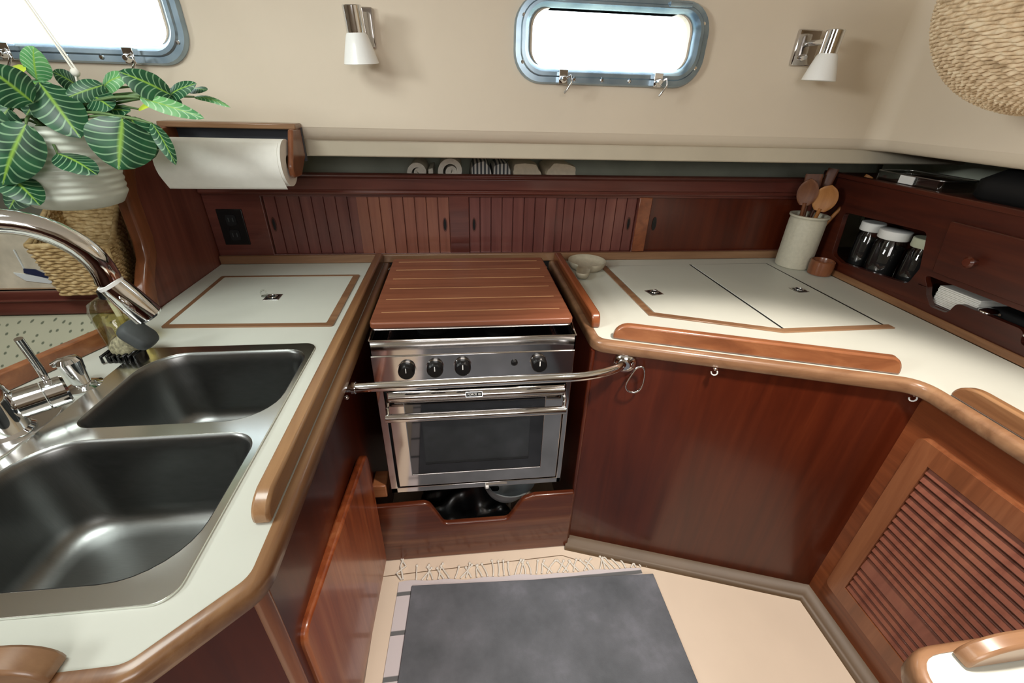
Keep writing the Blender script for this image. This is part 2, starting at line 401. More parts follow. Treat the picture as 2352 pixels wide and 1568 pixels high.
def fiddle(p0, p1, t, z0, h, name, mat, parent, r0=.03, r1=.03, low=.006, bev=.005):
    """upright rail on a worktop edge; p0-p1 is its outer foot line, t its thickness to the left of travel"""
    p0 = Vector((*p0, 0)); p1 = Vector((*p1, 0)); d = (p1-p0); L = d.length; d.normalize(); nrm = Vector((-d.y, d.x, 0))
    prof = [(0, 0), (0, low)]
    for i in range(1, 9):
        a = pi/2*i/8; prof.append((r0*(1-cos(a)), low+(h-low)*sin(a)))
    for i in range(7, -1, -1):
        a = pi/2*i/8; prof.append((L-r1*(1-cos(a)), low+(h-low)*sin(a)))
    prof.append((L, 0))
    pts = [p0+d*s_+Vector((0, 0, z0+z)) for s_, z in prof]
    return MB().prism3(pts, nrm*t).build(name, mat, parent, bevel=bev)

# ------------------------------------------------------------------ the setting
ZC = .825                       # worktop height
WX0, WX1 = -3.2, 1.345
struct(MB().box(-3.24, 2.24, -2.04, 2.06, -.03, 0), 'floor', M['floor'])
# cabin side with two portlight openings
def xzhole(x0, x1, z0, z1, r): return rrect(x0, x1, z0, z1, r, 8)
PORTS = [(.156, .697, 1.409, 1.611), (-1.201, -.660, 1.421, 1.625)]
def wall_plate(name, outer, holes, y0, y1, mat):
    mb = MB().prism_holes(outer, holes, y0, y1)
    mb.v = [Vector((p.x, p.z, p.y)) for p in mb.v]
    return mb.build(name, mat)
wb = wall_plate('wall_back', [(WX0, 1.287), (WX1+.0, 1.287), (WX1+.0, 1.95), (WX0, 1.95)],
                [xzhole(a+.05, b-.05, c+.038, d-.03, .045) for a, b, c, d in PORTS], 1.40, 1.44, M['wall']); wb['kind'] = 'structure'
# coved corner between the back and right walls, then the right wall
rad = .05
cv = [(WX1-rad, 1.40)]+[(WX1-rad+rad*sin(radians(a)), 1.40-rad+rad*cos(radians(a))) for a in range(10, 91, 10)]
wr = MB().prism(cv+[(WX1, -2.0), (WX1+.04, -2.0), (WX1+.04, 1.44), (WX1-rad, 1.44)], 1.287, 1.95)
struct(wr, 'wall_right', M['wall'])
struct(MB().box(-3.2, 2.2, -2.04, 1.44, 1.95, 1.99), 'ceiling', plain('white_overhead_liner', '#efe9df', .55))
struct(MB().box(-3.24, -3.2, -2.0, 2.04, 0, .95), 'wall_left', M['mah'])
struct(MB().box(-3.24, -3.2, -2.0, 2.04, .95, 1.99), 'wall_left_upper', M['wall'])
struct(MB().box(-3.2, 2.2, -2.04, -2.0, 0, .95), 'wall_front', M['mah'])
struct(MB().box(-3.2, 2.2, -2.04, -2.0, .95, 1.95), 'wall_front_upper', M['wall'])
struct(MB().box(2.2, 2.24, -2.0, 2.04, 0, 1.99), 'wall_end', M['mah'])
# rounded lower edge of the liner, fascia and the deck underside over the shelf
prof = [(0, 1.289), (-.004, 1.280), (-.011, 1.268), (-.021, 1.257), (-.034, 1.252), (-.055, 1.252), (-.055, 1.289)]
struct(MB().sweep([(WX0, 1.4)]+cv+[(WX1, -2.0)], [(o, z) for o, z in prof]), 'trim_1', M['wall'], angle=60)
struct(MB().box(WX0, 1.75, 1.432, 1.455, 1.208, 1.256), 'trim_2', M['fascia'], bevel=.004)
struct(MB().box(WX0, 2.2, 1.44, 2.02, 1.262, 1.29), 'ceiling_side_deck', M['hull'])
struct(MB().prism3([(WX0, 1.98, 1.29), (WX0, 1.86, .95), (WX0, 1.86, 0), (WX0, 2.02, 0), (WX0, 2.02, 1.29)], (5.4, 0, 0)), 'wall_hull', M['hull'])
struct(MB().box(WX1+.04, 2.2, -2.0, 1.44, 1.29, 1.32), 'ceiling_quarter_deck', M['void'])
struct(MB().box(1.862, 1.9, -2.0, 1.855, .9, 1.26), 'wall_quarter', M['hull'])

def make_port(i, x0, x1, z0, z1, n_latch):
    fr = MB(); O = xzhole(x0, x1, z0, z1, .075); I = xzhole(x0+.034, x1-.034, z0+.034, z1-.024, .05)
    k = len(O)
    def ring(L, y): return [(p[0], y, p[1]) for p in L]
    def mixr(t): return [(a[0]*(1-t)+b[0]*t, a[1]*(1-t)+b[1]*t) for a, b in zip(O, I)]
    fr.loft([ring(O, 1.402), ring(O, 1.392), ring(mixr(.12), 1.384), ring(mixr(.5), 1.384), ring(mixr(.6), 1.379), ring(mixr(.85), 1.379), ring(I, 1.386), ring(xzhole(x0+.045, x1-.045, z0+.042, z1-.03, .042), 1.40), ring(xzhole(x0+.045, x1-.045, z0+.042, z1-.03, .042), 1.44)], False, False)
    f = fr.build('window_%d' % i, M['frame'], angle=40); f['kind'] = 'structure'
    g = MB().box(x0+.03, x1-.03, 1.418, 1.424, z0+.03, z1-.02).build('glass_pane', M['pane'], f)
    for (sx, sz) in ((x0+.024, z0+.05), (x1-.024, z0+.05), (x0+.024, z1-.05), (x1-.024, z1-.05), (x0+.17, z0+.013), (x0+.25, z0+.013), (x0+.33, z0+.013)):
        MB().lathe([(.005, 0), (.005, .002), (.003, .0035)], (sx, 1.384, sz), (0, -1, 0), 12).build('screw', M['chrome'], f)
    for lx in (x0+.135, x1-.135):
        la = MB().box(lx-.012, lx+.012, 1.362, 1.385, z0+.0, z0+.034)
        la.lathe([(.009, 0), (.010, .012), (.006, .022)], (lx, 1.366, z0+.012), (0, -1, 0), 14)
        la.tube([(lx, 1.35, z0+.012), (lx+.016, 1.345, z0+.02), (lx+.020, 1.345, z0+.004), (lx+.002, 1.345, z0-.022)], .003, 8)
        la.build('latch', M['chrome'], f, bevel=.002)
    for hx in (x0+.1, x1-.1):
        MB().tube([(hx-.03, 1.378, z1-.012), (hx+.03, 1.378, z1-.012)], .006, 10).build('hinge', M['frame'], f)
    return f
for i, p in enumerate(PORTS): make_port(i+1, *p, 2)

# sole seams
sm = MB()
for a, b_ in (((-.29, .892), (.31, .912)), ((.31, .912), (.379, .881)), ((.62, .50), (.62, -1.0))):
    d = Vector((b_[0]-a[0], b_[1]-a[1], 0)).normalized(); n = Vector((-d.y, d.x, 0))*.0012
    sm.prism3([Vector((*a, 0))-n, Vector((*b_, 0))-n, Vector((*b_, 0))+n, Vector((*a, 0))+n], (0, 0, .0008))
struct(sm, 'trim_3', M['floorline'])
# kick mouldings along the right cabinets
cove = [(0, 0), (.042, 0), (.040, .010), (.030, .016), (.010, .020), (0, .030)]
struct(MB().sweep([(.338, .971), (1.079, .717), (1.079, -.6)], [(o, z) for o, z in cove]), 'baseboard_right', M['toe'], angle=60)

# ------------------------------------------------------------------ bulkhead at the end of the left worktop
bk = [(.60, 1.168), (.808, 1.168), (.856, 1.176), (.90, 1.190), (.935, 1.215), (.965, 1.240), (1.01, 1.251), (1.08, 1.254), (1.127, 1.256), (1.167, 1.272), (1.21, 1.30), (1.25, 1.33)]
pl = [(-.860, y+.02, z) for z, y in bk]+[(-.860, 1.62, 1.25), (-.860, 1.62, .60)]
bh = struct(MB().prism3(pl, (-.02, 0, 0)), 'wall_bulkhead', M['bulk'], bevel=.002)
tr = MB(); rings = []
for z, y in bk:
    rings.append([(-.850, y+.002, z), (-.854, y-.004, z), (-.878, y-.004, z), (-.882, y+.002, z), (-.882, y+.042, z), (-.850, y+.042, z)])
tr.loft(rings); tr.build('bulkhead_edge_trim', M['teak_z'], bh, bevel=.003, angle=50)

# ------------------------------------------------------------------ settee side: shelf, cushion, print
sh = thing('settee_shelf', 'dark red wooden shelf fascia above the sprigged cream cushion at far left', 'shelf', (-2.0, 1.3, .83))
MB().box(-3.19, -.884, 1.20, 1.85, .878, .893).build('shelf_board', M['teak_x'], sh, bevel=.003)
fb = MB().box(-3.19, -.884, 1.195, 1.215, .825, .893); fb.box(-3.19, -.884, 1.188, 1.197, .866, .872)
fb.build('fascia_board', M['mah_x'], sh, bevel=.003)
cu = MB(); nu, nv = 24, 14
vs = []
for j in range(nv+1):
    for i in range(nu+1):
        u, v = i/nu, j/nv
        x = -2.6+u*1.69; puff = .02*(sin(pi*v)**.5 if 0 < v < 1 else 0)
        vs.append((x, 1.19-.34*v-puff*.6, .83-.30*v+puff))
fs = [(j*(nu+1)+i, j*(nu+1)+i+1, (j+1)*(nu+1)+i+1, (j+1)*(nu+1)+i) for j in range(nv) for i in range(nu)]
cu.add(vs, fs); nb = len(vs)
cu.add([(x, y+.08, z-.09) for x, y, z in vs], [f[::-1] for f in fs])
edge = [i for i in range(nu+1)]+[j*(nu+1)+nu for j in range(1, nv+1)]+[nv*(nu+1)+i for i in range(nu-1, -1, -1)]+[j*(nu+1) for j in range(nv-1, 0, -1)]
cu.f += [(edge[k], edge[(k+1) % len(edge)], edge[(k+1) % len(edge)]+nb, edge[k]+nb) for k in range(len(edge))]
tag(cu.build('settee_cushion', M['dots'], bevel=.012, seg=3), 'cream settee back cushion with small grey sprigs below the dark red shelf', 'cushion')
# nautical print leaning on the shelf
cp = thing('nautical_print', 'pale beige print of a small sailing boat leaning behind the tap', 'picture', (-1.3, 1.225, .893))
MB().prism3([(-1.62, 1.222, .893), (-1.083, 1.222, .893), (-1.083, 1.232, 1.06), (-1.62, 1.232, 1.06)], (0, .012, 0)).build('canvas', plain('mottled_chart_canvas', '#cbc2af', .85, noise=.22, nscale=16), cp)
MB().prism3([(-1.178, 1.2205, .937), (-1.10, 1.2205, .922), (-1.088, 1.2205, .912), (-1.105, 1.2205, .905), (-1.158, 1.2205, .914), (-1.172, 1.2205, .928)], (0, .003, 0)).build('boat_hull', M['ink'], cp)
MB().prism3([(-1.152, 1.2195, .936), (-1.148, 1.2195, .948), (-1.122, 1.2195, .945), (-1.098, 1.2195, .928), (-1.102, 1.2195, .920)], (0, .003, 0)).build('boat_deck', M['navy'], cp)
MB().box(-1.1505, -1.1485, 1.2225, 1.2255, .945, .998).build('mast', M['ink'], cp)

# ------------------------------------------------------------------ left worktop
wt = thing('worktop', 'cream laminate worktop with worn teak edging around the double sink', 'worktop', (-.6, .9, .79))
outer_pts = [(-.268, 1.6), (-.266, .362), (-.370, .262), (-1.05, .25), (-1.05, .50), (-.965, .80), (-.862, 1.10), (-.858, 1.6)]
outl = rpoly(outer_pts, [0, .035, .03, .02, .02, .02, .01, 0])
inl = rpoly([(-.287, 1.6), (-.286, .372), (-.379, .281), (-1.045, .27), (-1.045, .50), (-.960, .80), (-.858, 1.10), (-.858, 1.6)], [0, .035, .03, .02, .02, .02, .01, 0])
hole = rrect(-.752, -.378, .36, .97, .03)
MB().prism_holes(inl, [hole], .795, ZC).build('laminate_top', M['lam'], wt)
path = rpoly([(-.287, 1.6), (-.286, .372), (-.379, .281), (-1.05, .27)], [0, .035, .03, 0]); 
def path_open(p): return p
tp = [(0, .793), (0, ZC+.0015), (-.012, ZC+.0015), (-.018, ZC-.002), (-.0205, ZC-.008), (-.0205, .797), (-.017, .793)]
MB().sweep(path, tp).build('edge_trim', M['teak_y'], wt, angle=50)
fiddle((-.287, 1.59), (-.287, .452), -.026, ZC+.001, .040, 'fiddle_rail', M['teak_y'], wt, .02, .045, .012)
fiddle((-.443, .268), (-1.0, .262), -.028, ZC+.001, .036, 'fiddle_rail', M['teak_x'], wt, .05, .02, .004)
fiddle((-.868, 1.04), (-.965, .785), .022, ZC+.001, .040, 'fiddle_rail', M['teak_o'], wt, .006, .006, .03, .003)
# backsplash cleat along the lockers
# left locker lid
def ring_pull(x, y, z, parent, rot=0, up=False):
    c, s = cos(rot), sin(rot)
    def T(a, b): return (x+a*c-b*s, y+a*s+b*c)
    plate = MB().prism([T(-.022, -.022), T(.022, -.022), T(.022, .022), T(-.022, .022)], z, z+.0018).build('ring_pull', M['alum'], parent, bevel=.0008)
    MB().prism([T(-.016, -.016), T(.016, -.016), T(.016, .016), T(-.016, .016)], z+.0016, z+.0022).build('recess', M['black'], plate)
    MB().tube([(T(.012*cos(a), .012*sin(a))[0], T(.012*cos(a), .012*sin(a))[1], z+.004) for a in [2*pi*k/20 for k in range(20)]], .0022, 8, closed=True).build('ring', M['chrome'], plate)
ld = thing('locker_lid', 'cream hatch lid with wooden rim and a small square ring pull, left of the stove', 'hatch lid', (-.57, 1.28, ZC))
q = [(-.80, 1.465), (-.351, 1.460), (-.350, 1.078), (-.787, 1.094)]
qi = [(-.786, 1.453), (-.372, 1.448), (-.371, 1.096), (-.776, 1.110)]
MB().prism(rpoly(qi, .004), ZC, ZC+.003).build('laminate_panel', M['lam'], ld)
MB().prism_holes(rpoly(q, .008), [rpoly(qi, .004)], ZC, ZC+.004).build('rim', M['teak_x'], ld, bevel=.001)
ring_pull(-.572, 1.277, ZC+.003, ld)
hk = MB().tube([(-.600+.009*cos(a), 1.288, ZC+.012+.011*sin(a)) for a in [2*pi*k/20 for k in range(20)]], .0022, 8, closed=True)
hk.lathe([(.009, 0), (.009, .002), (.004, .003)], (-.600, 1.288, ZC+.003), n=16)
tag(hk.build('clear_hook', M['clear']), 'tiny clear plastic hook standing beside the pull on the left lid', 'hook')

# ------------------------------------------------------------------ double sink
sk = thing('kitchen_sink', 'brushed steel double bowl sink set into the left worktop', 'sink', (-.56, .66, .825))
B1 = lambda g, r: rrect(-.722+g, -.374-g, .690+g, .955-g, [max(.01, .05-r), max(.01, .085-r), max(.01, .035-r), max(.01, .085-r)], 8)
B2 = lambda g, r: rrect(-.752+g, -.376-g, .376+g, .657-g, [max(.01, .05-r), max(.01, .085-r), max(.01, .05-r), max(.01, .09-r)], 8)
SO = rrect(-.768, -.364, .344, .984, .028, 8)
MB().prism_holes(SO, [B1(0, 0), B2(0, 0)], ZC, ZC+.0045).build('rim', M['sinkrim'], sk, bevel=.003, seg=3)
for nm, B in (('far_bowl', B1), ('near_bowl', B2)):
    b = MB(); rings = []
    for g, z in ((-.001, .8295), (.002, .828), (.005, .822), (.008, .80), (.014, .74), (.022, .685), (.028, .668), (.038, .657), (.052, .651), (.07, .649)):
        rings.append([(p[0], p[1], z) for p in B(g, -.0+g*.3)])
    b.loft(rings, False, True)
    bo = b.build('bowl', M['sink'], sk, angle=70)
    cx, cy = (-.548, .765) if B is B1 else (-.564, .445)
    MB().lathe([(.042, 0), (.044, .002), (.036, .003), (.030, -.0), (.012, -.001)], (cx, cy, .650), n=28).build('drain', M['chrome'], sk)
# ------------------------------------------------------------------ tap
fc = thing('kitchen_tap', 'tall chrome swan neck tap with pull out spray head beside the sink', 'tap', (-.815, .685, ZC))
bp_ = MB().prism(rpoly([(-.875, .60), (-.775, .60), (-.765, .77), (-.865, .77)], .045), ZC, ZC+.005); bp_.build('base_plate', M['alum'], fc, bevel=.002)
MB().lathe([(.038, 0), (.038, .006), (.033, .012), (.032, .070), (.028, .090), (.021, .11)], (-.812, .685, ZC+.004), n=32).build('body', M['chrome'], fc)
dirv = Vector((.876, .48, 0)).normalized()
base = Vector((-.815, .685, 0)); pts = [base+Vector((0, 0, .93+.03*i)) for i in range(5)]
R_ = .111
for i in range(0, 25):
    a = pi-pi*i/24*1.03; pts.append(base+dirv*(R_+R_*cos(a))+Vector((0, 0, 1.08+R_*sin(a))))
MB().tube(pts, .019, 24).build('spout', M['chrome'], fc, angle=60)
e = pts[-1]; dn = (Vector((-.590, .806, .996))-e).normalized()
MB().tube([e-dn*.002, e+dn*.004], .0212, 24).build('collar', M['white'], fc)
hd = MB().tube([e+dn*.004, e+dn*.03, e+dn*.078, e+dn*.082], [.0205, .0235, .0245, .0215], 24).build('spray_head', M['chrome'], fc)
bt = e+dn*.042+Vector((.008, -.0215, .004))
MB().sphere(bt, .012, 10, (.6, .35, 1.4), dn.to_track_quat('-Z', 'Y').to_matrix()).build('spray_button', M['steel'], hd)
ax = Vector((.72, .70, .0)).normalized(); c0 = Vector((-.806, .692, .876))
MB().lathe([(.024, 0), (.027, .004), (.027, .040)], c0+ax*.015, ax, 28).build('valve_housing', M['chrome'], fc)
cr = MB().lathe([(.0255, .041), (.0275, .043), (.0275, .068), (.024, .072)], c0+ax*.015, ax, 28).build('mixer_cap', M['chrome'], fc)
lv = Vector((-.764, .745, .900))
MB().tube([lv, Vector((-.761, .742, .930)), Vector((-.754, .731, .995))], [.0055, .006, .0062], 12).build('lever', M['chrome'], fc)
# deck-mounted soap pump
sp = thing('soap_dispenser', 'short chrome deck soap dispenser with round foot between tap and brush', 'soap dispenser', (-.79, .832, ZC))
MB().lathe([(.032, 0), (.032, .004), (.024, .008), (.015, .012)], (-.79, .832, ZC), n=28).build('foot', M['chrome'], sp)
MB().lathe([(.015, .008), (.016, .02), (.019, .05), (.021, .062), (.016, .070), (.004, .073)], (-.79, .832, ZC), (-.08, .02, 1), 24).build('pump_body', M['chrome'], sp)
MB().tube([(-.795, .832, ZC+.064), (-.806, .826, ZC+.066), (-.816, .820, ZC+.062)], [.009, .008, .006], 12).build('nozzle', M['chrome'], sp)
# soap bottle
sb = thing('soap_bottle', 'clear plastic bottle of yellow liquid soap with black pump behind the spray head', 'bottle', (-.795, .985, ZC))
SBC = (-.806, 1.005, ZC)
MB().lathe([(.034, 0), (.040, .004), (.044, .06), (.046, .100), (.042, .116), (.024, .128), (.014, .132)], SBC, n=28).build('bottle', M['clear'], sb)
MB().lathe([(.032, .003), (.037, .006), (.041, .06), (.042, .084)], SBC, n=28).build('liquid', M['soapliq'], sb)
MB().lathe([(.015, .128), (.015, .146), (.007, .148), (.006, .160), (.011, .161), (.011, .168)], SBC, n=20).build('pump', M['black'], sb)
MB().tube([(-.806, 1.005, ZC+.163), (-.790, 1.002, ZC+.163), (-.782, 1.0, ZC+.157)], .004, 10).build('pump_nozzle', M['black'], sb)
MB().tube([(-.805, 1.005, ZC+.13), (-.796, 1.0, ZC+.09), (-.79, 1.0, ZC+.02)], .006, 10).build('dip_tube', plain('ivory_tube', '#cfc9a0', .5), sb)
# brush standing in black dish
dh = MB().loft([[(p[0]+dx, p[1], z) for p in rrect(-.812, -.738, .926, .968, .020, 6)] for dx, z in ((0, ZC), (0, ZC+.004), (.002, ZC+.018))], True, False)
for k in range(7):
    dh.tube([(-.811+k*.0115, .922+.003*sin(k), ZC+.004), (-.809+k*.0115, .920, ZC+.02), (-.800+k*.0115, .938, ZC+.026)], .0035, 8)
dh.build
tag(dh.build('brush_dish', plain('glossy_black_plastic_dish', '#08090a', .12), angle=50), 'glossy black ribbed dish by the sink corner holding the scrub brush', 'dish')
br = thing('scrub_brush', 'grey topped dish brush with tan bristles standing in the black dish', 'brush', (-.795, .957, ZC+.02))
rb = MB(); rot = Matrix.Rotation(radians(48), 3, 'Y')
rb.loft([[Vector((-.782, .946, ZC+.018))+rot@Vector((cos(2*pi*k/24)*r, sin(2*pi*k/24)*r*.8, z)) for k in range(24)] for r, z in ((.026, 0), (.029, .015), (.025, .04), (.02, .045))])
rb.build('bristles', M['bristle'], br)
gp = MB(); o_ = Vector((-.782, .946, ZC+.018))
gp.loft([[o_+rot@Vector((p[0], p[1], z)) for p in rrect(-.03*s_, .034*s_, -.026*s_, .026*s_, .018*s_, 6)] for s_, z in ((.8, .050), (1.05, .054), (1.12, .062), (1.1, .072), (.92, .079))])
gp.build('handle', M['grip'], br, angle=60)

# ------------------------------------------------------------------ left base cabinet
lc = thing('base_cabinet', 'dark mahogany cabinet under the sink with an angled corner', 'cabinet', (-.5, .7, 0))
MB().box(-.315, -.295, .385, 1.6, 0, .794).build('side_panel', M['mah'], lc)
MB().prism([(-.295, .392), (-.395, .300), (-.405, .315), (-.312, .402)], 0, .794).build('corner_panel', M['mah'], lc)
MB().box(-1.05, -.395, .295, .312, 0, .794).build('end_panel', M['mah'], lc)
MB().lathe([(.014, 0), (.014, .794)], (-.303, .396, 0), n=16).build('corner_post', M['teak_z'], lc)
cd = MB(); pp_ = [(.893, .545), (.893, .09), (.425, .09), (.425, .575)]
pr = rpoly([(a, b) for a, b in pp_], [.03, .02, .02, .035])
def dx_(y): return -.266+(y-.893)*(.018/.468)
cd.loft([[(dx_(p[0])-.022, p[0], p[1]) for p in pr], [(dx_(p[0]), p[0], p[1]) for p in pr]])
dr = cd.build('cabinet_door', M['door'], lc, bevel=.006, seg=3)
dr['label'] = 'streaky lighter teak door standing proud of the dark panel'
tag(MB().box(-.294, -.252, .965, 1.03, .285, .335).build('gimbal_block', M['teak_o'], bevel=.004), 'small pale wooden block on the cabinet side by the lower left stove corner', 'wooden block')

# ------------------------------------------------------------------ stove
SX0, SX1, SY = -.236, .288, .960
st = thing('gas_stove', 'polished stainless boat stove and oven set in the recess', 'stove', (.026, 1.2, .30))
body = MB()
body.box(SX0, SX0+.006, SY+.004, 1.46, .312, .838); body.box(SX1-.006, SX1, SY+.004, 1.46, .312, .838)
body.box(SX0, SX1, 1.455, 1.46, .312, .838); body.box(SX0+.006, SX1-.006, SY+.004, 1.455, .312, .318)
body.build('casing', M['steel'], st)
MB().box(SX0+.006, SX1-.006, SY+.006, 1.455, .782, .79).build('hob', M['ovenblack'], st)
MB().lathe([(.045, 0), (.045, .012), (.03, .02), (.012, .022)], (.10, 1.10, .79), n=28).build('burner', M['matt_black'], st)
MB().lathe([(.045, 0), (.045, .012), (.03, .02), (.012, .022)], (-.09, 1.12, .79), n=28).build('burner', M['matt_black'], st)
up = MB().box(SX0, SX1, SY, SY+.004, .800, .841); up.tube([(SX0, SY+.002, .841), (SX1, SY+.002, .841)], .0022, 8)
up.tube([(SX0, SY+.002, .841), (SX0+.002, SY+.02, .846), (SX0+.002, SY+.045, .852), (SX0+.002, 1.45, .852)], .0022, 8); up.tube([(SX1, SY+.002, .841), (SX1-.002, SY+.02, .848), (SX1-.002, SY+.045, .856), (SX1-.002, 1.45, .852)], .0022, 8)
up.box(SX0, SX0+.003, SY, 1.45, .80, .842); up.box(SX1-.003, SX1, SY, 1.45, .80, .842)
up.build('hob_surround', M['steel'], st)
cpn = MB().prism3([(SX0, SY+.004, .800), (SX0, SY-.001, .799), (SX0, SY-.003, .797), (SX0, SY-.003, .700), (SX0, SY+.004, .700)], (SX1-SX0, 0, 0)).build('control_panel', M['steel'], st, bevel=.001)
for kx, kz in ((-.150, .758), (-.078, .760), (-.007, .762), (.193, .764)):
    k_ = MB().lathe([(.0235, 0), (.0235, .003)], (kx, SY-.003, kz), (0, -1, 0), 28).build('knob', M['chrome'], st)
    MB().lathe([(.021, .002), (.0215, .010), (.0195, .018), (.017, .020)], (kx, SY-.003, kz), (0, -1, 0), 28).build('knob_cap', M['black'], k_)
    MB().box(kx-.0012, kx+.0012, SY-.0245, SY-.022, kz+.002, kz+.015).build('pointer', M['white'], k_)
ig = MB().lathe([(.009, 0), (.009, .003), (.005, .006)], (.128, SY-.003, .767), (0, -1, 0), 20).build('igniter_button', M['black'], st)
fm = MB(); fm.box(SX0, SX0+.020, SY-.004, SY+.016, .312, .70); fm.box(SX1-.014, SX1, SY-.004, SY+.016, .312, .70); fm.box(SX0, SX1, SY-.004, SY+.012, .312, .332)
fm.build('front_frame', M['steel'], st, bevel=.0015)
MB().box(SX0+.02, SX1-.014, SY+.008, SY+.012, .33, .70).build('door_gap', M['matt_black'], st)
DX0, DX1, DZ0, DZ1 = -.209, .270, .343, .692
dm = MB().prism_holes([(DX0, DZ0), (DX1, DZ0), (DX1, DZ1), (DX0, DZ1)], [[(-.166, .389), (.218, .389), (.218, .655), (-.166, .655)]], SY-.010, SY+.004)
dm.v = [Vector((p.x, p.z, p.y)) for p in dm.v]
od = dm.build('oven_door', M['steel'], st, bevel=.002)
gm = MB().prism_holes([(-.168, .387), (.220, .387), (.220, .657), (-.168, .657)], [[(-.125, .425), (.180, .425), (.180, .625), (-.125, .625)]], SY-.007, SY+.003)
gm.v = [Vector((p.x, p.z, p.y)) for p in gm.v]
gm.build('window_border', M['ovenblack'], od)
MB().box(-.126, .181, SY-.006, SY-.002, .424, .626).build('window_glass', M['ovenglass'], od)
MB().box(-.14, .195, SY+.10, SY+.105, .40, .65).build('oven_interior', M['ovencav'], st)
ra = MB()
for i in range(9): ra.tube([(-.12+i*.0365, SY+.012, .56), (-.12+i*.0365, SY+.095, .56)], .0016, 6)
for y in (.012, .05, .09): ra.tube([(-.135, SY+y, .56), (.19, SY+y, .56)], .0018, 6)
ra.build('oven_rack', M['chrome'], st)
MB().tube([(DX0+.006, SY-.010, .676), (DX1-.003, SY-.010, .676)], .013, 20).build('door_moulding', M['steel'], od)
hb = MB().tube([(DX0-.002, SY-.043, .633), (DX1-.002, SY-.043, .633)], .0115, 20).build('door_handle', M['steel'], od)
MB().tube([(DX0+.004, SY-.043, .633), (DX0+.002, SY-.030, .655), (DX0+.002, SY-.008, .668)], .005, 10).build('handle_bracket', M['chrome'], hb)
MB().tube([(DX1-.008, SY-.043, .633), (DX1-.002, SY-.030, .655), (DX1-.002, SY-.008, .668)], .005, 10).build('handle_bracket', M['chrome'], hb)
bn = Vector((0, -cos(radians(32)), sin(radians(32)))); bu = Vector((0, sin(radians(32)), cos(radians(32)))); bc = Vector((.0205, SY-.010, .676))+bn*.0125
def slab(hw, hh, d0, d1):
    P = [bc+Vector((x, 0, 0))+bu*z+bn*d0 for x, z in ((-hw, -hh), (hw, -hh), (hw, hh), (-hw, hh))]
    return MB().prism3(P, bn*(d1-d0))
bd = slab(.0225, .0072, -.003, .0022).build('badge', M['chrome'], od, bevel=.0006)
slab(.0212, .0059, .002, .0027).build('badge_field', M['matt_black'], bd)
def text_obj(txt, size, loc, rot, mat, parent, name='lettering'):
    cu_ = bpy.data.curves.new('t', 'FONT'); cu_.body = txt; cu_.size = size; cu_.align_x = 'CENTER'; cu_.align_y = 'CENTER'; cu_.extrude = .0002
    ob = bpy.data.objects.new('t', cu_); COL.objects.link(ob); dg = bpy.context.evaluated_depsgraph_get()
    me = bpy.data.meshes.new_from_object(ob.evaluated_get(dg)); bpy.data.objects.remove(ob)
    mw = Matrix.Translation(Vector(loc)-Vector(parent['_o'])) @ rot.to_4x4(); me.transform(mw)
    me.materials.clear(); me.materials.append(mat)
    o = bpy.data.objects.new(name, me); COL.objects.link(o); o.parent = parent; o['_o'] = parent['_o']
    return o
text_obj('FORCE 10', .0080, bc+bn*.0029, Matrix.Rotation(radians(58), 3, 'X'), M['white'], bd)
la = MB().box(.052, .118, SY-.008, SY-.003, .318, .324).build('slide_catch', M['steel'], st)
MB().box(.050, .060, SY-.013, SY-.003, .313, .322).build('catch_tab', M['white'], la, bevel=.001)

# ------------------------------------------------------------------ cutting board over the hob
cb = thing('cutting_board', 'mahogany cutting board with pale inlay lines covering the top of the stove', 'cutting board', (.026, 1.22, .853))
ctr = MB().prism(rpoly([(-.234, .984), (.283, .984), (.283, 1.473), (-.234, 1.473)], .014), .8625, .8795)
ctr.build('planks', M['board'], cb, bevel=.004, seg=3)
for yy in (1.436, 1.359, 1.281, 1.204, 1.127, 1.045):
    MB().box(-.212, .258, yy-.0013, yy+.0013, .8793, .8799).build('inlay_line', M['inlay'], cb)
MB().prism(rpoly([(-.230, .982), (.279, .982), (.279, 1.47), (-.230, 1.47)], .016), .858, .8625).build('metal_tray', M['alum'], cb, bevel=.002)
for sx in (-.241, .288):
    MB().tube([(sx, 1.40, .835), (sx, 1.40, .868), (sx+.006*(1 if sx < 0 else -1), 1.40, .874)], .0022, 8).build('wire_clip', M['chrome'], cb)

# ------------------------------------------------------------------ under-oven sill, recess and its contents
sl = rpoly([(-.292, 0), (.338, 0), (.338, .268), (.206, .268), (.168, .252), (.122, .165), (-.084, .165), (-.128, .268), (-.292, .262)], [0, 0, 0, .03, .03, .02, .02, .035, 0])
tag(MB().prism3([(p[0], .945, p[1]) for p in sl], (0, .02, 0)).build('recess_sill', M['sill'], bevel=.006, seg=3), 'red brown sill board with a dipped cutout below the oven', 'sill board')
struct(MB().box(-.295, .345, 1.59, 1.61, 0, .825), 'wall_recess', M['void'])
struct(MB().box(.338, .350, .975, 1.60, 0, .795), 'wall_recess_side', M['mah'])
bg = MB(); rnd = random.Random(3)
NB = 26
vs = []; fs = []
for j in range(NB+1):
    for i in range(NB+1):
        u, v = i/NB, j/NB
        h = .10+.10*sin(pi*u)*sin(pi*v)+.018*sin(9*u+5*v)+.014*sin(17*v-7*u)+.01*sin(23*u)
        vs.append((-.17+u*.32, 1.0+v*.22, h))
fs = [(j*(NB+1)+i, j*(NB+1)+i+1, (j+1)*(NB+1)+i+1, (j+1)*(NB+1)+i) for j in range(NB) for i in range(NB)]
ed = [i for i in range(NB+1)]+[j*(NB+1)+NB for j in range(1, NB+1)]+[NB*(NB+1)+i for i in range(NB-1, -1, -1)]+[j*(NB+1) for j in range(NB-1, 0, -1)]
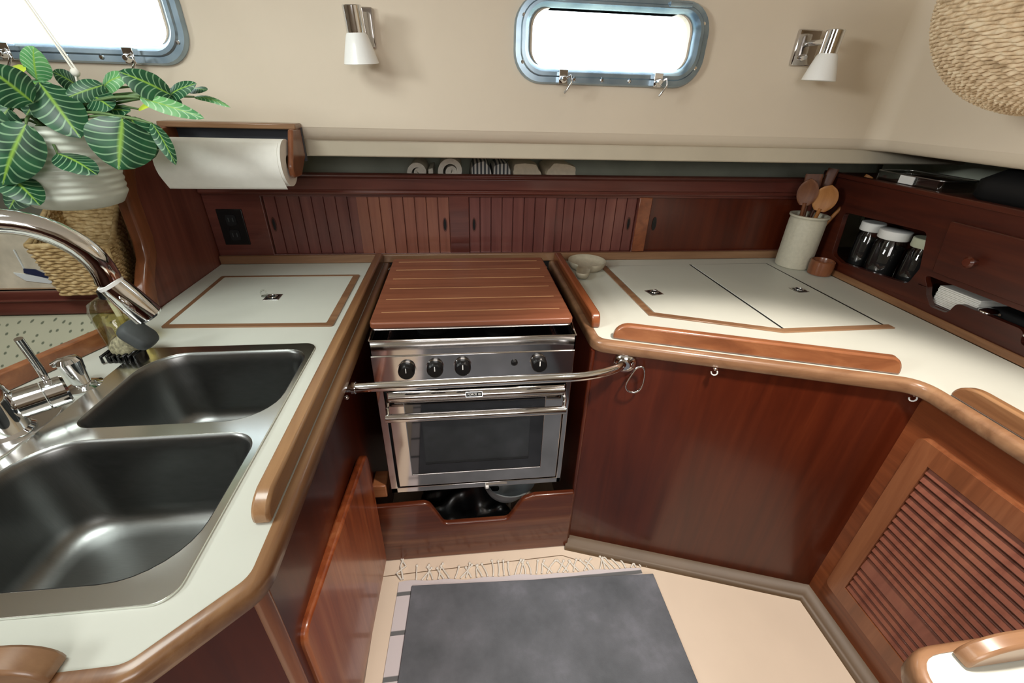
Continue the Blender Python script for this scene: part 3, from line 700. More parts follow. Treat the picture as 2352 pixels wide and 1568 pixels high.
bg.add(vs, fs); n0 = len(vs); bg.v += [Vector((vs[i][0], vs[i][1], 0.001)) for i in ed]
bg.f += [(ed[k], ed[(k+1) % len(ed)], n0+(k+1) % len(ed), n0+k) for k in range(len(ed))]; bg.f.append(tuple(range(n0, n0+len(ed))))
tag(bg.build('black_bag', M['blackbag'], angle=60), 'crumpled black plastic bag stowed in the recess under the oven', 'bag')
bw = MB().lathe([(.001, 0), (.022, .002), (.045, .018), (.068, .048), (.088, .090), (.096, .120), (.099, .122), (.092, .118), (.065, .050), (.04, .020), (.001, .006)], (.118, 1.075, .135), (.12, -.10, 1), 40, close=False)
tag(bw.build('steel_bowl', M['bowlsteel'], angle=70), 'grey steel bowl tipped on its side on the black bag under the oven', 'bowl')

# ------------------------------------------------------------------ grab rail, carabiner, hooks
gr = thing('grab_rail', 'chrome grab rail across the front of the stove', 'rail', (0, .85, .77))
pn = Vector((.343, 1, 0)).normalized()          # normal of the angled panel, pointing away from the room
path = [(-.262, .865, .771), (0, .865, .774), (.20, .865, .776)]
for i in range(1, 13):
    t = i/12; path.append((.20+.17*t+.03*t*t, .865+.03*t*t*t+.018*t**4, .776-.006*t*t))
path.append((.419, .938, .767))
MB().tube(path, .0118, 24).build('rail_tube', M['chrome'], gr, angle=60)
MB().lathe([(.031, 0), (.031, .003), (.027, .009), (.016, .014), (.0125, .020)], (.4235, .9405, .766), (-.33, -1, 0), 32).build('flange', M['chrome'], gr)
ef = MB().tube([(-.292, .865, .770), (-.262, .865, .771)], .0095, 20); ef.tube([(-.266, .865, .771), (-.258, .865, .771)], .0145, 20)
ef.lathe([(.017, 0), (.017, .004), (.011, .008)], (-.295, .865, .770), (1, 0, 0), 24); ef.sphere((-.280, .858, .750), .006, 8)
ef.build('end_fitting', M['chrome'], gr)
ca = [(0, .0), (.006, .006), (.014, .005), (.018, -.004), (.020, -.03), (.0165, -.048), (.006, -.057), (-.007, -.054), (-.013, -.043), (-.011, -.028), (-.002, -.004)]
def smooth(pts, it=2):
    for _ in range(it):
        o = []
        for i in range(len(pts)):
            a, b = Vector(pts[i]), Vector(pts[(i+1) % len(pts)]); o += [tuple(a*.75+b*.25), tuple(a*.25+b*.75)]
        pts = o
    return pts
cc = smooth(ca)
tag(MB().tube([(.444+a*1.35, .912-.3*a, .762+b*1.35) for a, b in cc], .0028, 8, closed=True).build('carabiner', M['chrome'], angle=70), 'steel carabiner clip hanging from the rail flange', 'carabiner')
def cup_hook(x, y, lab):
    o = thing('cup_hook', lab, 'hook', (x, y, .79))
    MB().lathe([(.006, 0), (.006, .003)], (x, y, .790), n=14).build('collar', M['chrome'], o)
    MB().tube([(x, y, .794)]+[(x+.006*sin(radians(a)), y-.004*sin(radians(a)), .782+.008*cos(radians(a))-.0) for a in range(0, 271, 30)], .0018, 8).build('hook_wire', M['white'], o)
cup_hook(.625, .852, 'small white cup hook under the worktop trim right of the carabiner')
cup_hook(1.045, .712, 'small cup hook under the worktop trim near the louvred door')

# ------------------------------------------------------------------ right worktop
rw = thing('worktop', 'cream laminate worktop wrapping right from the stove to the bookshelf lockers', 'worktop', (.9, 1.1, .79))
yl = lambda x, o: .971-.343*(x-.338)-o*1.057
ro = [(.354, 1.6), (.354, yl(.354, -.002)), (1.062, yl(1.062, -.002)), (1.066, -.5), (1.3675, -.5), (1.3675, 1.6)]
rad_ = [0, .03, .07, 0, 0, 0]
MB().prism(rpoly(ro, rad_), .795, ZC).build('laminate_top', M['lam'], rw)
pth = rpoly(ro, rad_)[:-2]; pth = [p for p in pth]
pth = pth[:pth.index((1.066, -.5))+1] if (1.066, -.5) in pth else pth
tpr = [(o_*-1 if False else -o_, z) for o_, z in tp]
MB().sweep(pth, [(-(-o), z) for o, z in [(0, .793), (0, ZC+.0015), (.010, ZC+.0015), (.017, ZC-.002), (.0195, ZC-.008), (.0195, .797), (.016, .793)]]).build('edge_trim', M['teak_x'], rw, angle=50)
fiddle((.348, 1.575), (.348, 1.025), .024, ZC+.001, .042, 'fiddle_rail', M['frame_y'], rw, .02, .022, .012)
fiddle((.388, .962), (1.020, .745), .022, ZC+.001, .044, 'fiddle_rail', M['teak_o'], rw, .04, .03, .006)
fiddle((1.062, .664), (1.062, -.2), .022, ZC+.001, .040, 'fiddle_rail', M['teak_y'], rw, .05, .03, .006)
# locker lid surround inlaid in the right worktop
A_, B_, C_, D_, E_ = (.517, 1.518), (.540, 1.094), (.879, .965), (1.226, .970), (1.201, 1.529)
def strip(a, b, w, z0, z1, side=1):
    a = Vector((*a, 0)); b = Vector((*b, 0)); d = (b-a).normalized(); n = Vector((-d.y, d.x, 0))*w*side
    return [a+Vector((0, 0, z0)), b+Vector((0, 0, z0)), b+n+Vector((0, 0, z0)), a+n+Vector((0, 0, z0))], (0, 0, z1-z0)
fr = MB().sweep([A_, B_, C_, D_], [(0, ZC), (0, ZC+.004), (-.022, ZC+.004), (-.022, ZC)])
fr.build('lid_frame', M['teak_x'], rw, bevel=.001)
gp_ = MB().sweep([(D_[0]-.012, D_[1]+.022), E_, A_], [(0, ZC), (0, ZC+.0014), (-.004, ZC+.0014), (-.004, ZC)])
gp_.prism3(*strip((.876, 1.525), (.892, .99), .004, ZC, ZC+.0016))
gp_.build('lid_gap', M['matt_black'], rw)
l1 = thing('icebox_lid', 'cream five sided lid with metal pull, nearer the stove, right worktop', 'hatch lid', (.7, 1.25, ZC))
MB().prism([(.543, 1.513), (.566, 1.108), (.880, .990), (.885, .9905), (.873, 1.520)], ZC, ZC+.0032).build('laminate_panel', M['lam'], l1, bevel=.001)
ring_pull(.622, 1.255, ZC+.0032, l1, .25)
l2 = thing('icebox_lid', 'cream lid with dull metal pull, nearer the crock, right worktop', 'hatch lid', (1.04, 1.25, ZC))
MB().prism([(.882, 1.520), (.896, .992), (1.200, .996), (1.194, 1.522)], ZC, ZC+.0032).build('laminate_panel', M['lam'], l2, bevel=.001)
ring_pull(1.135, 1.252, ZC+.0032, l2, .1)

# ------------------------------------------------------------------ right base cabinets
rc = thing('base_cabinet', 'plain dark mahogany cabinet panel angled away right of the stove', 'cabinet', (.7, .85, 0))
pa, pb = (.338, .971), (1.079, .717)
MB().prism([pa, pb, (pb[0]+.006, pb[1]+.02), (pa[0]+.006, pa[1]+.02)], .022, .794).build('front_panel', M['mah'], rc)
MB().lathe([(.006, .0), (.006, .77)], (.341, .966, .022), n=12).build('corner_bead', M['mah'], rc)
rc2 = thing('louvred_cabinet', 'mahogany cabinet with a louvred door below the right worktop', 'cabinet', (1.1, .4, 0))
MB().box(1.079, 1.097, -.5, .717, .02, .794).build('side_panel', M['frame_y'], rc2).__setitem__('label', 'lighter orange brown face frame')
DY0, DY1, DZ0_, DZ1_ = .17, .668, .125, .705
ft = .052
def yz_plate(name, outer, holes, x0, x1, mat, parent, bevel=0):
    mb = MB().prism_holes(outer, holes, x0, x1); mb.v = [Vector((p.z, p.x, p.y)) for p in mb.v]
    return mb.build(name, mat, parent, bevel=bevel)
O_ = rpoly([(DY0, DZ0_), (DY1, DZ0_), (DY1, DZ1_), (DY0, DZ1_)], .018); I_ = [(DY0+ft, DZ0_+ft), (DY1-ft+.004, DZ0_+ft), (DY1-ft+.004, DZ1_-ft), (DY0+ft, DZ1_-ft)]
ldr = yz_plate('louvred_door', O_, [I_], 1.058, 1.080, M['teak_z'], rc2, .005)
sl_ = MB(); nS = 20
z0_, z1_ = DZ0_+ft, DZ1_-ft
for i in range(nS):
    if i == 5: continue
    za = z0_+(z1_-z0_)*i/nS; zb = z0_+(z1_-z0_)*(i+(2 if i == 4 else 1))/nS-.0052
    sl_.prism3([(1.060, DY0+ft, za+.002), (1.066, DY0+ft, zb), (1.074, DY0+ft, zb), (1.068, DY0+ft, za)], (0, DY1-DY0-2*ft+.004, 0))
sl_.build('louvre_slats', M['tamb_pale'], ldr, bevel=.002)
MB().box(1.0745, 1.0785, DY0+ft, DY1-ft, z0_, z1_).build('slat_backing', M['matt_black'], ldr)

# ------------------------------------------------------------------ nearer worktop corner at the bottom right
nw = thing('worktop', 'small bright white worktop corner with rounded wooden edge, bottom right', 'worktop', (.8, 0, .79))
o2 = rpoly([(1.05, .214), (.498, .201), (.498, -.5), (1.05, -.5)], [0, .04, 0, 0])
MB().prism(o2, .795, ZC).build('laminate_top', M['lam'], nw)
ip = [p for p in o2 if not (p[1] < -.4 and p[0] > 1)]
MB().sweep(ip, [(o, z) for o, z in [(0, .790), (0, ZC+.0015), (.006, ZC+.0015), (.010, ZC-.002), (.012, ZC-.008), (.012, .796), (.009, .790)]]).build('edge_trim', M['teak_x'], nw, angle=50)
fiddle((.550, .184), (1.04, .192), .018, ZC+.001, .036, 'fiddle_rail', M['teak_x'], nw, .06, .03, .004, .007)
MB().box(.53, 1.05, -.5, .165, 0, .794).build('cabinet_box', M['mah'], nw)

# ------------------------------------------------------------------ locker front along the back
lk = thing('wall_lockers', 'long row of mahogany lockers with sliding slatted doors behind the worktops', 'lockers', (.25, 1.6, .85))
opn = [(-.672, -.040), (.030, .662), (.716, 1.372)]
mb = MB().prism_holes([(-.858, .83), (1.374, .83), (1.374, 1.08), (-.858, 1.08)], [[(a, .857), (b, .857), (b, 1.060), (a, 1.060)] for a, b in opn[:2]]+[[(.716, .857), (1.366, .857), (1.366, 1.060), (.716, 1.060)]], 1.60, 1.618)
mb.v = [Vector((p.x, p.z, p.y)) for p in mb.v]; mb.build('face_frame', M['mah_x'], lk, bevel=.002)
MB().box(-.858, 1.372, 1.588, 1.602, ZC+.0005, .856).build('back_cleat', M['teak_x'], lk, bevel=.003)
sti = MB().box(.664, .713, 1.596, 1.604, .857, 1.062).build('stile', M['frame_y'], lk, bevel=.002)
rp = [(0, 1.074), (-.0, 1.135)]
railp = [(0, 1.070), (.016, 1.070), (.020, 1.076), (.016, 1.083), (.022, 1.088), (.022, 1.122), (.016, 1.127), (.018, 1.133), (.010, 1.138), (0, 1.138)]
MB().prism3([(-.858, 1.605-o, z) for o, z in railp], (2.232, 0, 0)).build('shelf_rail', M['mah_x'], lk, bevel=.001)
MB().box(-.858, 1.374, 1.605, 1.84, 1.072, 1.084).build('shelf', M['mah_x'], lk)
def slat_door(x0, x1, y, n, mat, pulls, lab):
    mbd = MB(); w = (x1-x0)/n
    for i in range(n):
        a = x0+i*w; mbd.prism3([(a+.0006, y+.006, .857), (a+.0022, y, .857), (a+w-.0022, y, .857), (a+w-.0006, y+.006, .857)], (0, 0, .203))
    mbd.box(x0, x1, y+.006, y+.011, .857, 1.060)
    d = mbd.build('sliding_door', mat, lk, angle=20)
    d['label'] = lab
    for px_ in pulls:
        oo = [(px_+.0085*cos(a), .962+.026*sin(a)) for a in [2*pi*k/20 for k in range(20)]]; ii = [(px_+.005*cos(a), .962+.021*sin(a)) for a in [2*pi*k/20 for k in range(20)]]
        m2 = MB().prism_holes(oo, [ii], y-.0015, y+.001); m2.v = [Vector((p.x, p.z, p.y)) for p in m2.v]
        fp = m2.build('finger_pull', M['mah'], d)
        m3 = MB().prism3([(p[0], y-.0006, p[1]) for p in ii], (0, .001, 0)); m3.build('pull_recess', M['matt_black'], fp)
    return d
slat_door(-.672, -.352, 1.614, 8, M['tamb'], [-.654], 'slatted sliding door, leftmost')
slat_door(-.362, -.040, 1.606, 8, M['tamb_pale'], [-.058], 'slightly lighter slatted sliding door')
slat_door(.030, .352, 1.606, 8, M['tamb'], [.048], 'slatted sliding door right of the centre stile')
slat_door(.342, .662, 1.614, 8, M['tamb'], [.640], 'slatted sliding door left of the pale stile')
pdm = MB().box(.716, 1.366, 1.612, 1.622, .857, 1.06).build('plain_door', M['mah'], lk)
m2 = MB().prism3([(.742+.0085*cos(a), 1.6115, .962+.026*sin(a)) for a in [2*pi*k/20 for k in range(20)]], (0, -.002, 0)).build('finger_pull', M['black'], pdm)
ot = thing('power_outlet', 'black double power outlet on the mahogany panel left of the lockers', 'outlet', (-.782, 1.6, .955))
MB().prism3([(-.825, 1.600, .895), (-.742, 1.600, .895), (-.742, 1.600, 1.018), (-.825, 1.600, 1.018)], (0, -.005, 0)).build('cover_plate', M['black'], ot, bevel=.002)
for zc in (.930, .982):
    s_ = MB().prism3([(p[0], 1.595, p[1]) for p in rrect(-.800, -.767, zc-.018, zc+.018, .008)], (0, -.002, 0)).build('socket', M['matt_black'], ot)
    for dx in (-.007, .007): MB().box(-.7835+dx-.0012, -.7835+dx+.0012, 1.5915, 1.593, zc-.006, zc+.008).build('slot', M['grip'], s_)

# ------------------------------------------------------------------ rolled cloths on the shelf
def roll(cx, r, y0, y1, lab, mat, k, sq=1.0, turns=1.7):
    cz = 1.084+r*sq; m = MB(); n = 60
    ins = []; 
    def sp(y, wob=0):
        P = []
        for i in range(n+1):
            t = i/n; rr = r*(.22+.78*t); a = turns*2*pi*t+k; P.append((cx+rr*cos(a), y, cz+rr*sin(a)*sq))
        return P
    th = r*.34
    a0 = sp(y0); a1 = sp(y1)
    def off(P, d): return [(cx+(p[0]-cx)*(1-d/max(1e-4, sqrt((p[0]-cx)**2+(p[2]-cz)**2))), p[1], cz+(p[2]-cz)*(1-d/max(1e-4, sqrt((p[0]-cx)**2+(p[2]-cz)**2)))) for p in P]
    b0 = off(a0, th*.9); b1 = off(a1, th*.9); nv_ = n+1
    vs = a0+a1+b0+b1; fs = []
    for i in range(n):
        fs += [(i, i+1, nv_+i+1, nv_+i), (2*nv_+i, 3*nv_+i, 3*nv_+i+1, 2*nv_+i+1), (i, 2*nv_+i, 2*nv_+i+1, i+1), (nv_+i, nv_+i+1, 3*nv_+i+1, 3*nv_+i)]
    fs += [(0, nv_, 3*nv_, 2*nv_), (n, 2*nv_+n, 3*nv_+n, nv_+n)]
    m.add(vs, fs); m.lathe([(r*.3, 0), (r*.3, y1-y0-.004)], (cx, y0+.004, cz), (0, 1, 0), 14)
    o = m.build('rolled_towel', mat, bevel=.003, seg=2, angle=60, fix=True)
    tag(o, lab, 'towel', 'rolled cloths on the locker shelf')
roll(-.142, .052, 1.628, 1.79, 'leftmost rolled oatmeal towel on the locker shelf', M['towel'], 2.2)
roll(-.026, .058, 1.628, 1.79, 'rolled oatmeal towel just left of the striped cloths', M['towel'], 1.0)
def lump(x0, x1, zt, mat, lab, seed, cat='cloth', skew=0):
    m = MB(); rings = []; n = 28
    for j in range(9):
        y = 1.628+.15*j/8; tt = .86+.14*sin(pi*min(1, (j+1)/4)/2)
        ring = []
        for i in range(n):
            a = 2*pi*i/n; w = (x1-x0)/2*tt; h = (zt-1.084)/2*tt
            fold = 1+.05*sin(a*5+seed+j*.4)+.03*sin(a*9+seed*2)
            ex = abs(cos(a))**.8*(1 if cos(a) > 0 else -1); ez = abs(sin(a))**.8*(1 if sin(a) > 0 else -1)
            ring.append(((x0+x1)/2+ex*w*fold+skew*ez*h, y, 1.084+(zt-1.084)/2+ez*h*(fold if ez > 0 else 1)))
        rings.append(ring)
    m.loft(rings)
    tag(m.build('folded_cloth', mat, angle=70, bevel=0), lab, cat, 'rolled cloths on the locker shelf')
lump(.040, .114, 1.178, M['stripe'], 'grey and white striped cloth next to the rolled towels', 1)
lump(.116, .186, 1.174, M['stripe'], 'second grey and white striped cloth, beside the sand linen', 2.3)
lump(.188, .300, 1.176, M['linen'], 'sand linen cloth just right of the striped cloths', 3.1, skew=-.3)
lump(.306, .426, 1.176, M['linen'], 'rightmost sand linen cloth on the locker shelf', 4.4)

# ------------------------------------------------------------------ paper towel
ph = thing('paper_towel_holder', 'wooden paper towel holder fixed under the side deck at left', 'paper towel holder', (-.61, 1.36, 1.29))
MB().box(-.775, -.432, 1.345, 1.398, 1.283, 1.297).build('top_board', M['teak_x'], ph, bevel=.003)
MB().box(-.775, -.432, 1.386, 1.399, 1.20, 1.285).build('back_board', plain('slate_back_board', '#3d4048', .6), ph)
for bx in (-.766, -.447):
    q_ = rpoly([(1.392, 1.285), (1.392, 1.215), (1.33, 1.170), (1.268, 1.172), (1.268, 1.20), (1.325, 1.285)], [0, .01, .02, .018, .02, .01])
    MB().prism3([(bx, p[0], p[1]) for p in q_], (.014, 0, 0)).build('end_bracket', M['teak_z'], ph, bevel=.004)
ro_ = MB(); N = 48; rc_ = Vector((0, 1.295, 1.206)); 
ro_.lathe([(.020, 0), (.058, 0), (.058, .298), (.020, .298), (.020, 0)], (-.748, rc_.y, rc_.z), (1, 0, 0), N, close=False)
tw = thing('paper_towel_roll', 'full roll of white paper towel in the wooden holder', 'paper towel', (-.61, 1.295, 1.198))
ro_.build('paper_roll', M['paper'], tw, angle=50)
tail = MB(); L_ = [(-.749, -.457)]
ps = [(rc_.y-.0590*cos(radians(a)), rc_.z+.0590*sin(radians(a))) for a in range(60, -46, -12)]+[(1.262, 1.150), (1.266, 1.144)]
for (x0_, x1_) in L_:
    tail.prism3([(x0_, y, z) for y, z in ps]+[(x0_, y+.0012, z) for y, z in ps[::-1]], (x1_-x0_, 0, 0))
tail.build('loose_sheet', M['paper'], tw, angle=60)
MB().lathe([(.019, -.002), (.019, .296)], (-.748, rc_.y, rc_.z), (1, 0, 0), 24).build('core', plain('dark_cardboard_core', '#5a4630', .8), tw)

# ------------------------------------------------------------------ wall lamps
def wall_lamp(cx, lab, tilt=(0, 0, -1), pofs=-.058):
    o = thing('wall_lamp', lab, 'wall lamp', (cx, 1.40, 1.52), 'chrome reading lamps on the cabin side')
    px0 = cx+pofs
    MB().prism3([(px0, 1.40, 1.475), (px0+.068, 1.40, 1.475), (px0+.068, 1.40, 1.562), (px0, 1.40, 1.562)], (0, -.012, 0)).build('wall_plate', M['steel'], o, bevel=.003)
    MB().lathe([(.006, 0), (.009, .004), (.006, .014)], (px0+.028, 1.388, 1.495), (0, -1, 0), 16).build('switch_knob', M['chrome'], o)
    MB().tube([(cx-.018, 1.39, 1.53), (cx-.004, 1.345, 1.53)], .007, 12).build('arm', M['chrome'], o)
    t = Vector(tilt).normalized(); c = Vector((cx, 1.325, 1.556))
    MB().lathe([(.021, 0), (.0225, .002), (.0225, .055), (.020, .057)], c, t, 28).build('socket', M['chrome'], o)
    MB().lathe([(.021, .052), (.026, .060), (.034, .085), (.043, .118), (.041, .119), (.032, .086), (.018, .058)], c, t, 32, close=False).build('glass_shade', M['frost'], o, angle=60)
    return o
wall_lamp(-.243, 'chrome wall lamp with white glass shade between the two portlights', (.05, .10, -1), -.030)
wall_lamp(1.022, 'chrome wall lamp with white glass shade right of the portlight', (-.02, .04, -1))

# ------------------------------------------------------------------ hanging plant
pt = thing('hanging_plant', 'prayer plant spilling from a white ribbed pot hung on cords', 'potted plant', (-.865, 1.12, 1.13))
PC = Vector((-.870, 1.130, 1.132))
prof = [(.001, 0), (.062, 0), (.080, .006), (.092, .026)]
for i in range(0, 60):
    z = .026+.138*i/59; prof.append((.092+.004*i/59+.0014*sin(i*1.05), z))
prof += [(.099, .170), (.093, .170), (.090, .14), (.001, .14)]
MB().lathe(prof, PC, (.04, .0, 1), 56, close=False).build('pot', M['ceram'], pt, angle=60)
MB().lathe([(.09, .140), (.05, .15), (.001, .152)], PC, n=24, close=False).build('soil', M['soil'], pt)
knot = Vector((-.775, 1.135, 1.395)); topk = Vector((-.95, 1.12, 1.94))
cdm = MB().tube([knot, knot*.5+topk*.5+Vector((.004, 0, 0)), topk], .0022, 6); cdm.tube([knot+Vector((.006, 0, 0)), topk+Vector((.008, 0, 0))], .0018, 6)
cdm.tube([PC+Vector((.09, -.02, .17)), knot], .002, 6); cdm.tube([PC+Vector((.09, .03, .17)), knot], .002, 6)
cdm.tube([PC+Vector((-.09, 0, .17)), Vector((-.97, 1.13, 1.42)), topk+Vector((-.03, 0, 0))], .002, 6)
cdm.sphere(knot, .008, 8); cdm.build('cord_hanger', M['cord'], pt, angle=60)
CAMP = Vector((0, 0, 1.375))
def leaf(mb, base, tip, width, curl=.25, roll_=0.0, droop=.12):
    base = Vector(base); tip = Vector(tip); ax_ = (tip-base); L = ax_.length; ax_.normalize()
    view = (CAMP-(base+tip)*.5).normalized(); view = (view+Vector((0, 0, .55))).normalized()
    nn = (view-ax_*view.dot(ax_)).normalized(); side = ax_.cross(nn)
    q = Matrix.Rotation(roll_, 3, ax_); nn = q@nn; side = q@side
    nu, nv = 8, 12; n0 = len(mb.v); vs = []
    for j in range(nv+1):
        t = j/nv; w = width*.5*(sin(pi*min(1, t**.82*.97+.03))**.62)*(1 if t < 1 else 0)
        for i in range(nu+1):
            s_ = i/nu*2-1
            p = base+ax_*(L*t)+side*(w*s_)+nn*(-curl*w*abs(s_)**1.6+droop*L*(sin(pi*t)*.9)+.02*w*sin(t*22)*abs(s_))
            mb.uv[n0+j*(nu+1)+i] = (s_*.5+.5, t); vs.append(p)
    fs = [(j*(nu+1)+i, j*(nu+1)+i+1, (j+1)*(nu+1)+i+1, (j+1)*(nu+1)+i) for j in range(nv) for i in range(nu)]
    mb.add(vs, fs)
LEAVES = [  # base, tip, width, which
 ((-0.670, 1.060, 1.317), (-0.692, 1.025, 1.224), 0.112, 'd'),
 ((-0.809, 1.080, 1.375), (-0.752, 1.045, 1.280), 0.081, 'd'),
 ((-0.819, 1.020, 1.305), (-0.883, 0.985, 1.200), 0.083, 'd'),
 ((-0.900, 1.020, 1.219), (-0.835, 0.985, 1.161), 0.065, 'd'),
 ((-0.803, 1.040, 1.252), (-0.721, 1.005, 1.217), 0.058, 'd'),
 ((-0.826, 1.100, 1.380), (-0.792, 1.080, 1.435), 0.048, 'l'),
 ((-0.846, 1.100, 1.378), (-0.767, 1.080, 1.339), 0.036, 'l'),
 ((-0.721, 1.120, 1.374), (-0.778, 1.085, 1.349), 0.041, 'd'),
 ((-0.739, 1.140, 1.366), (-0.664, 1.120, 1.394), 0.038, 'l'),
 ((-0.587, 1.100, 1.360), (-0.650, 1.065, 1.398), 0.058, 'd'),
 ((-0.636, 1.080, 1.354), (-0.515, 1.060, 1.320), 0.032, 'l'),
 ((-0.605, 1.120, 1.356), (-0.523, 1.085, 1.382), 0.031, 'd'),
 ((-0.565, 1.140, 1.371), (-0.516, 1.105, 1.370), 0.028, 'd'),
 ((-0.562, 1.140, 1.357), (-0.485, 1.120, 1.339), 0.015, 'l'),
 ((-0.606, 1.040, 1.310), (-0.568, 1.005, 1.237), 0.028, 'd'),
 ((-0.670, 1.120, 1.332), (-0.618, 1.085, 1.342), 0.018, 'y'),
 ((-0.806, 1.040, 1.342), (-0.829, 1.005, 1.399), 0.079, 'd'),
 ((-0.868, 1.080, 1.265), (-0.822, 1.045, 1.241), 0.036, 'd'),
 ((-0.691, 1.120, 1.317), (-0.662, 1.085, 1.234), 0.069, 'd'),
 ((-0.809, 1.140, 1.328), (-0.723, 1.105, 1.351), 0.046, 'd'),
 ((-0.869, 1.060, 1.329), (-0.915, 1.025, 1.269), 0.068, 'd'),
 ((-0.726, 1.140, 1.334), (-0.726, 1.105, 1.337), 0.017, 'y'),
 ((-0.907, 1.120, 1.380), (-0.826, 1.085, 1.396), 0.044, 'y'),
 ((-0.797, 1.160, 1.369), (-0.810, 1.125, 1.395), 0.042, 'd'),
 ((-0.661, 1.140, 1.360), (-0.572, 1.105, 1.343), 0.041, 'd'),
 ((-0.903, 1.060, 1.191), (-0.930, 1.025, 1.145), 0.055, 'd'),
 ((-0.819, 1.120, 1.313), (-0.782, 1.085, 1.254), 0.064, 'd'),
 ((-0.897, 1.080, 1.289), (-0.851, 1.045, 1.236), 0.062, 'd'),
 ((-0.763, 1.140, 1.317), (-0.678, 1.105, 1.328), 0.051, 'd'),
 ((-0.817, 1.100, 1.356), (-0.848, 1.065, 1.318), 0.061, 'd'),
 ((-0.754, 1.120, 1.358), (-0.697, 1.085, 1.332), 0.054, 'd'),
 ((-0.862, 1.020, 1.337), (-0.922, 0.985, 1.219), 0.073, 'd'),
 ((-0.695, 1.160, 1.372), (-0.640, 1.140, 1.385), 0.037, 'l'),
 ((-0.878, 1.080, 1.358), (-0.917, 1.045, 1.328), 0.068, 'd'),
]
fol = {'d': MB(), 'l': MB(), 'y': MB()}; stems = MB()
crown = PC+Vector((0, 0, .15))
for b, t, w, kd in LEAVES:
    leaf(fol[kd], b, t, w, .25, random.uniform(-.25, .25), random.uniform(.04, .14))
    b = Vector(b); mid = (crown+b)*.5+Vector((0, 0, .045)); P = []
    for i in range(9):
        u = i/8; P.append(crown*(1-u)**2+mid*2*u*(1-u)+b*u*u)
    stems.tube(P, [.0028]*8+[.0018], 6)
fol['d'].build('dark_leaves', M['leaf'], pt, angle=80, fix=False); fol['l'].build('pale_leaves', M['leaf_l'], pt, angle=80, fix=False)
fol['y'].build('yellow_leaves', M['leaf_y'], pt, angle=80, fix=False); stems.build('stems', M['stem'], pt, angle=80)

# ------------------------------------------------------------------ woven baskets
def weave(mb, pos, nrm, nt, rows, stakes, amp, t_off=0, sub=5, closed=True):
    """pos(u, v), nrm(u, v): u around (0..1), v up (0..1)"""
    n0 = len(mb.v); NV = rows*sub
    for j in range(NV+1):
        v = j/NV; r = min(rows-1, int(j/sub)); ph = (j/sub-r)
        prof_ = sqrt(max(0, 1-(2*(ph if j < NV else 1)-1)**2))
        for i in range(nt):
            u = i/nt; wv = .5+.5*cos(2*pi*stakes*u+(pi if r % 2 else 0)+.6*sin(r*1.7))
            jit = .25*sin(u*37+r*2.1)
            d = amp*(prof_*(.35+.75*wv)+.12*jit*prof_)
            mb.v.append(pos(u, v+.18/rows*sin(2*pi*stakes*u*.5+r*2.3))+nrm(u, v)*d)
    for j in range(NV):
        for i in range(nt):
            mb.f.append((n0+j*nt+i, n0+j*nt+(i+1) % nt, n0+(j+1)*nt+(i+1) % nt, n0+(j+1)*nt+i))
def quad_basket():
    o = thing('wicker_basket', 'square seagrass basket on the settee shelf under the hanging plant', 'basket', (-1.02, 1.29, .893))
    bot = [Vector(p) for p in ((-.890, 1.170, .894), (-1.005, 1.425, .894), (-1.155, 1.41, .894), (-1.036, 1.160, .894))]
    top = [Vector(p) for p in ((-.876, 1.160, 1.020), (-1.0, 1.440, 1.074), (-1.165, 1.425, 1.078), (-1.052, 1.150, 1.028))]
    def loop(c, u):
        # rounded quad: sample polygon with softened corners
        P = rp_[c]; k = u*len(P); i = int(k) % len(P); f = k-int(k); return P[i].lerp(P[(i+1) % len(P)], f)
    def res(poly, n=160):
        pl_ = rpoly([(p.x, p.y) for p in poly], .018, 6)
        P = [Vector((*p, 0)) for p in pl_]; Ls = [(P[(i+1) % len(P)]-P[i]).length for i in range(len(P))]; T = sum(Ls); out = []
        for k in range(n):
            s_ = T*k/n; i = 0
            while s_ > Ls[i]: s_ -= Ls[i]; i += 1
            out.append(P[i].lerp(P[(i+1) % len(P)], s_/Ls[i] if Ls[i] > 1e-9 else 0))
        # interpolate z by inverse distance
        for q_ in out:
            ws = [1/max(1e-5, (Vector((p.x, p.y, 0))-q_).length)**2 for p in poly]; zz = sum(w*p.z for w, p in zip(ws, poly))/sum(ws); q_.z = zz
        return out
    rp_ = {0: res(bot), 1: res(top)}
    cen = sum(bot, Vector())/4
    def pos(u, v): return loop(0, u % 1).lerp(loop(1, u % 1), v)
    def nr(u, v):
        a = pos((u+.004) % 1, v); b = pos((u-.004) % 1, v); t = (a-b).normalized(); n = t.cross(Vector((0, 0, 1))); c = pos(u, v)-cen; c.z = 0
        return n if n.dot(c) > 0 else -n
    m = MB(); weave(m, pos, nr, 300, 17, 34, .007); m.build('woven_side', M['rope'], o, angle=80)
    m = MB(); weave(m, lambda u, v: pos(u, v)-nr(u, v)*.006, lambda u, v: -nr(u, v), 240, 17, 34, .004); m.build('woven_lining', M['rope'], o, angle=80)
    m = MB().tube([pos(k/80, 1.0) for k in range(80)], .0065, 10, closed=True); m.build('rim', M['rope'], o, angle=70)
    MB().prism3(rp_[0], (0, 0, .006)).build('base', M['rope'], o)
    for k in (.02, .27, .50, .76):
        MB().tube([pos(k, 0)+nr(k, 0)*.004, pos(k, .5)+nr(k, .5)*.006, pos(k, 1)+nr(k, 1)*.005], .0045, 8).build('corner_cane', M['rope'], o)
quad_basket()
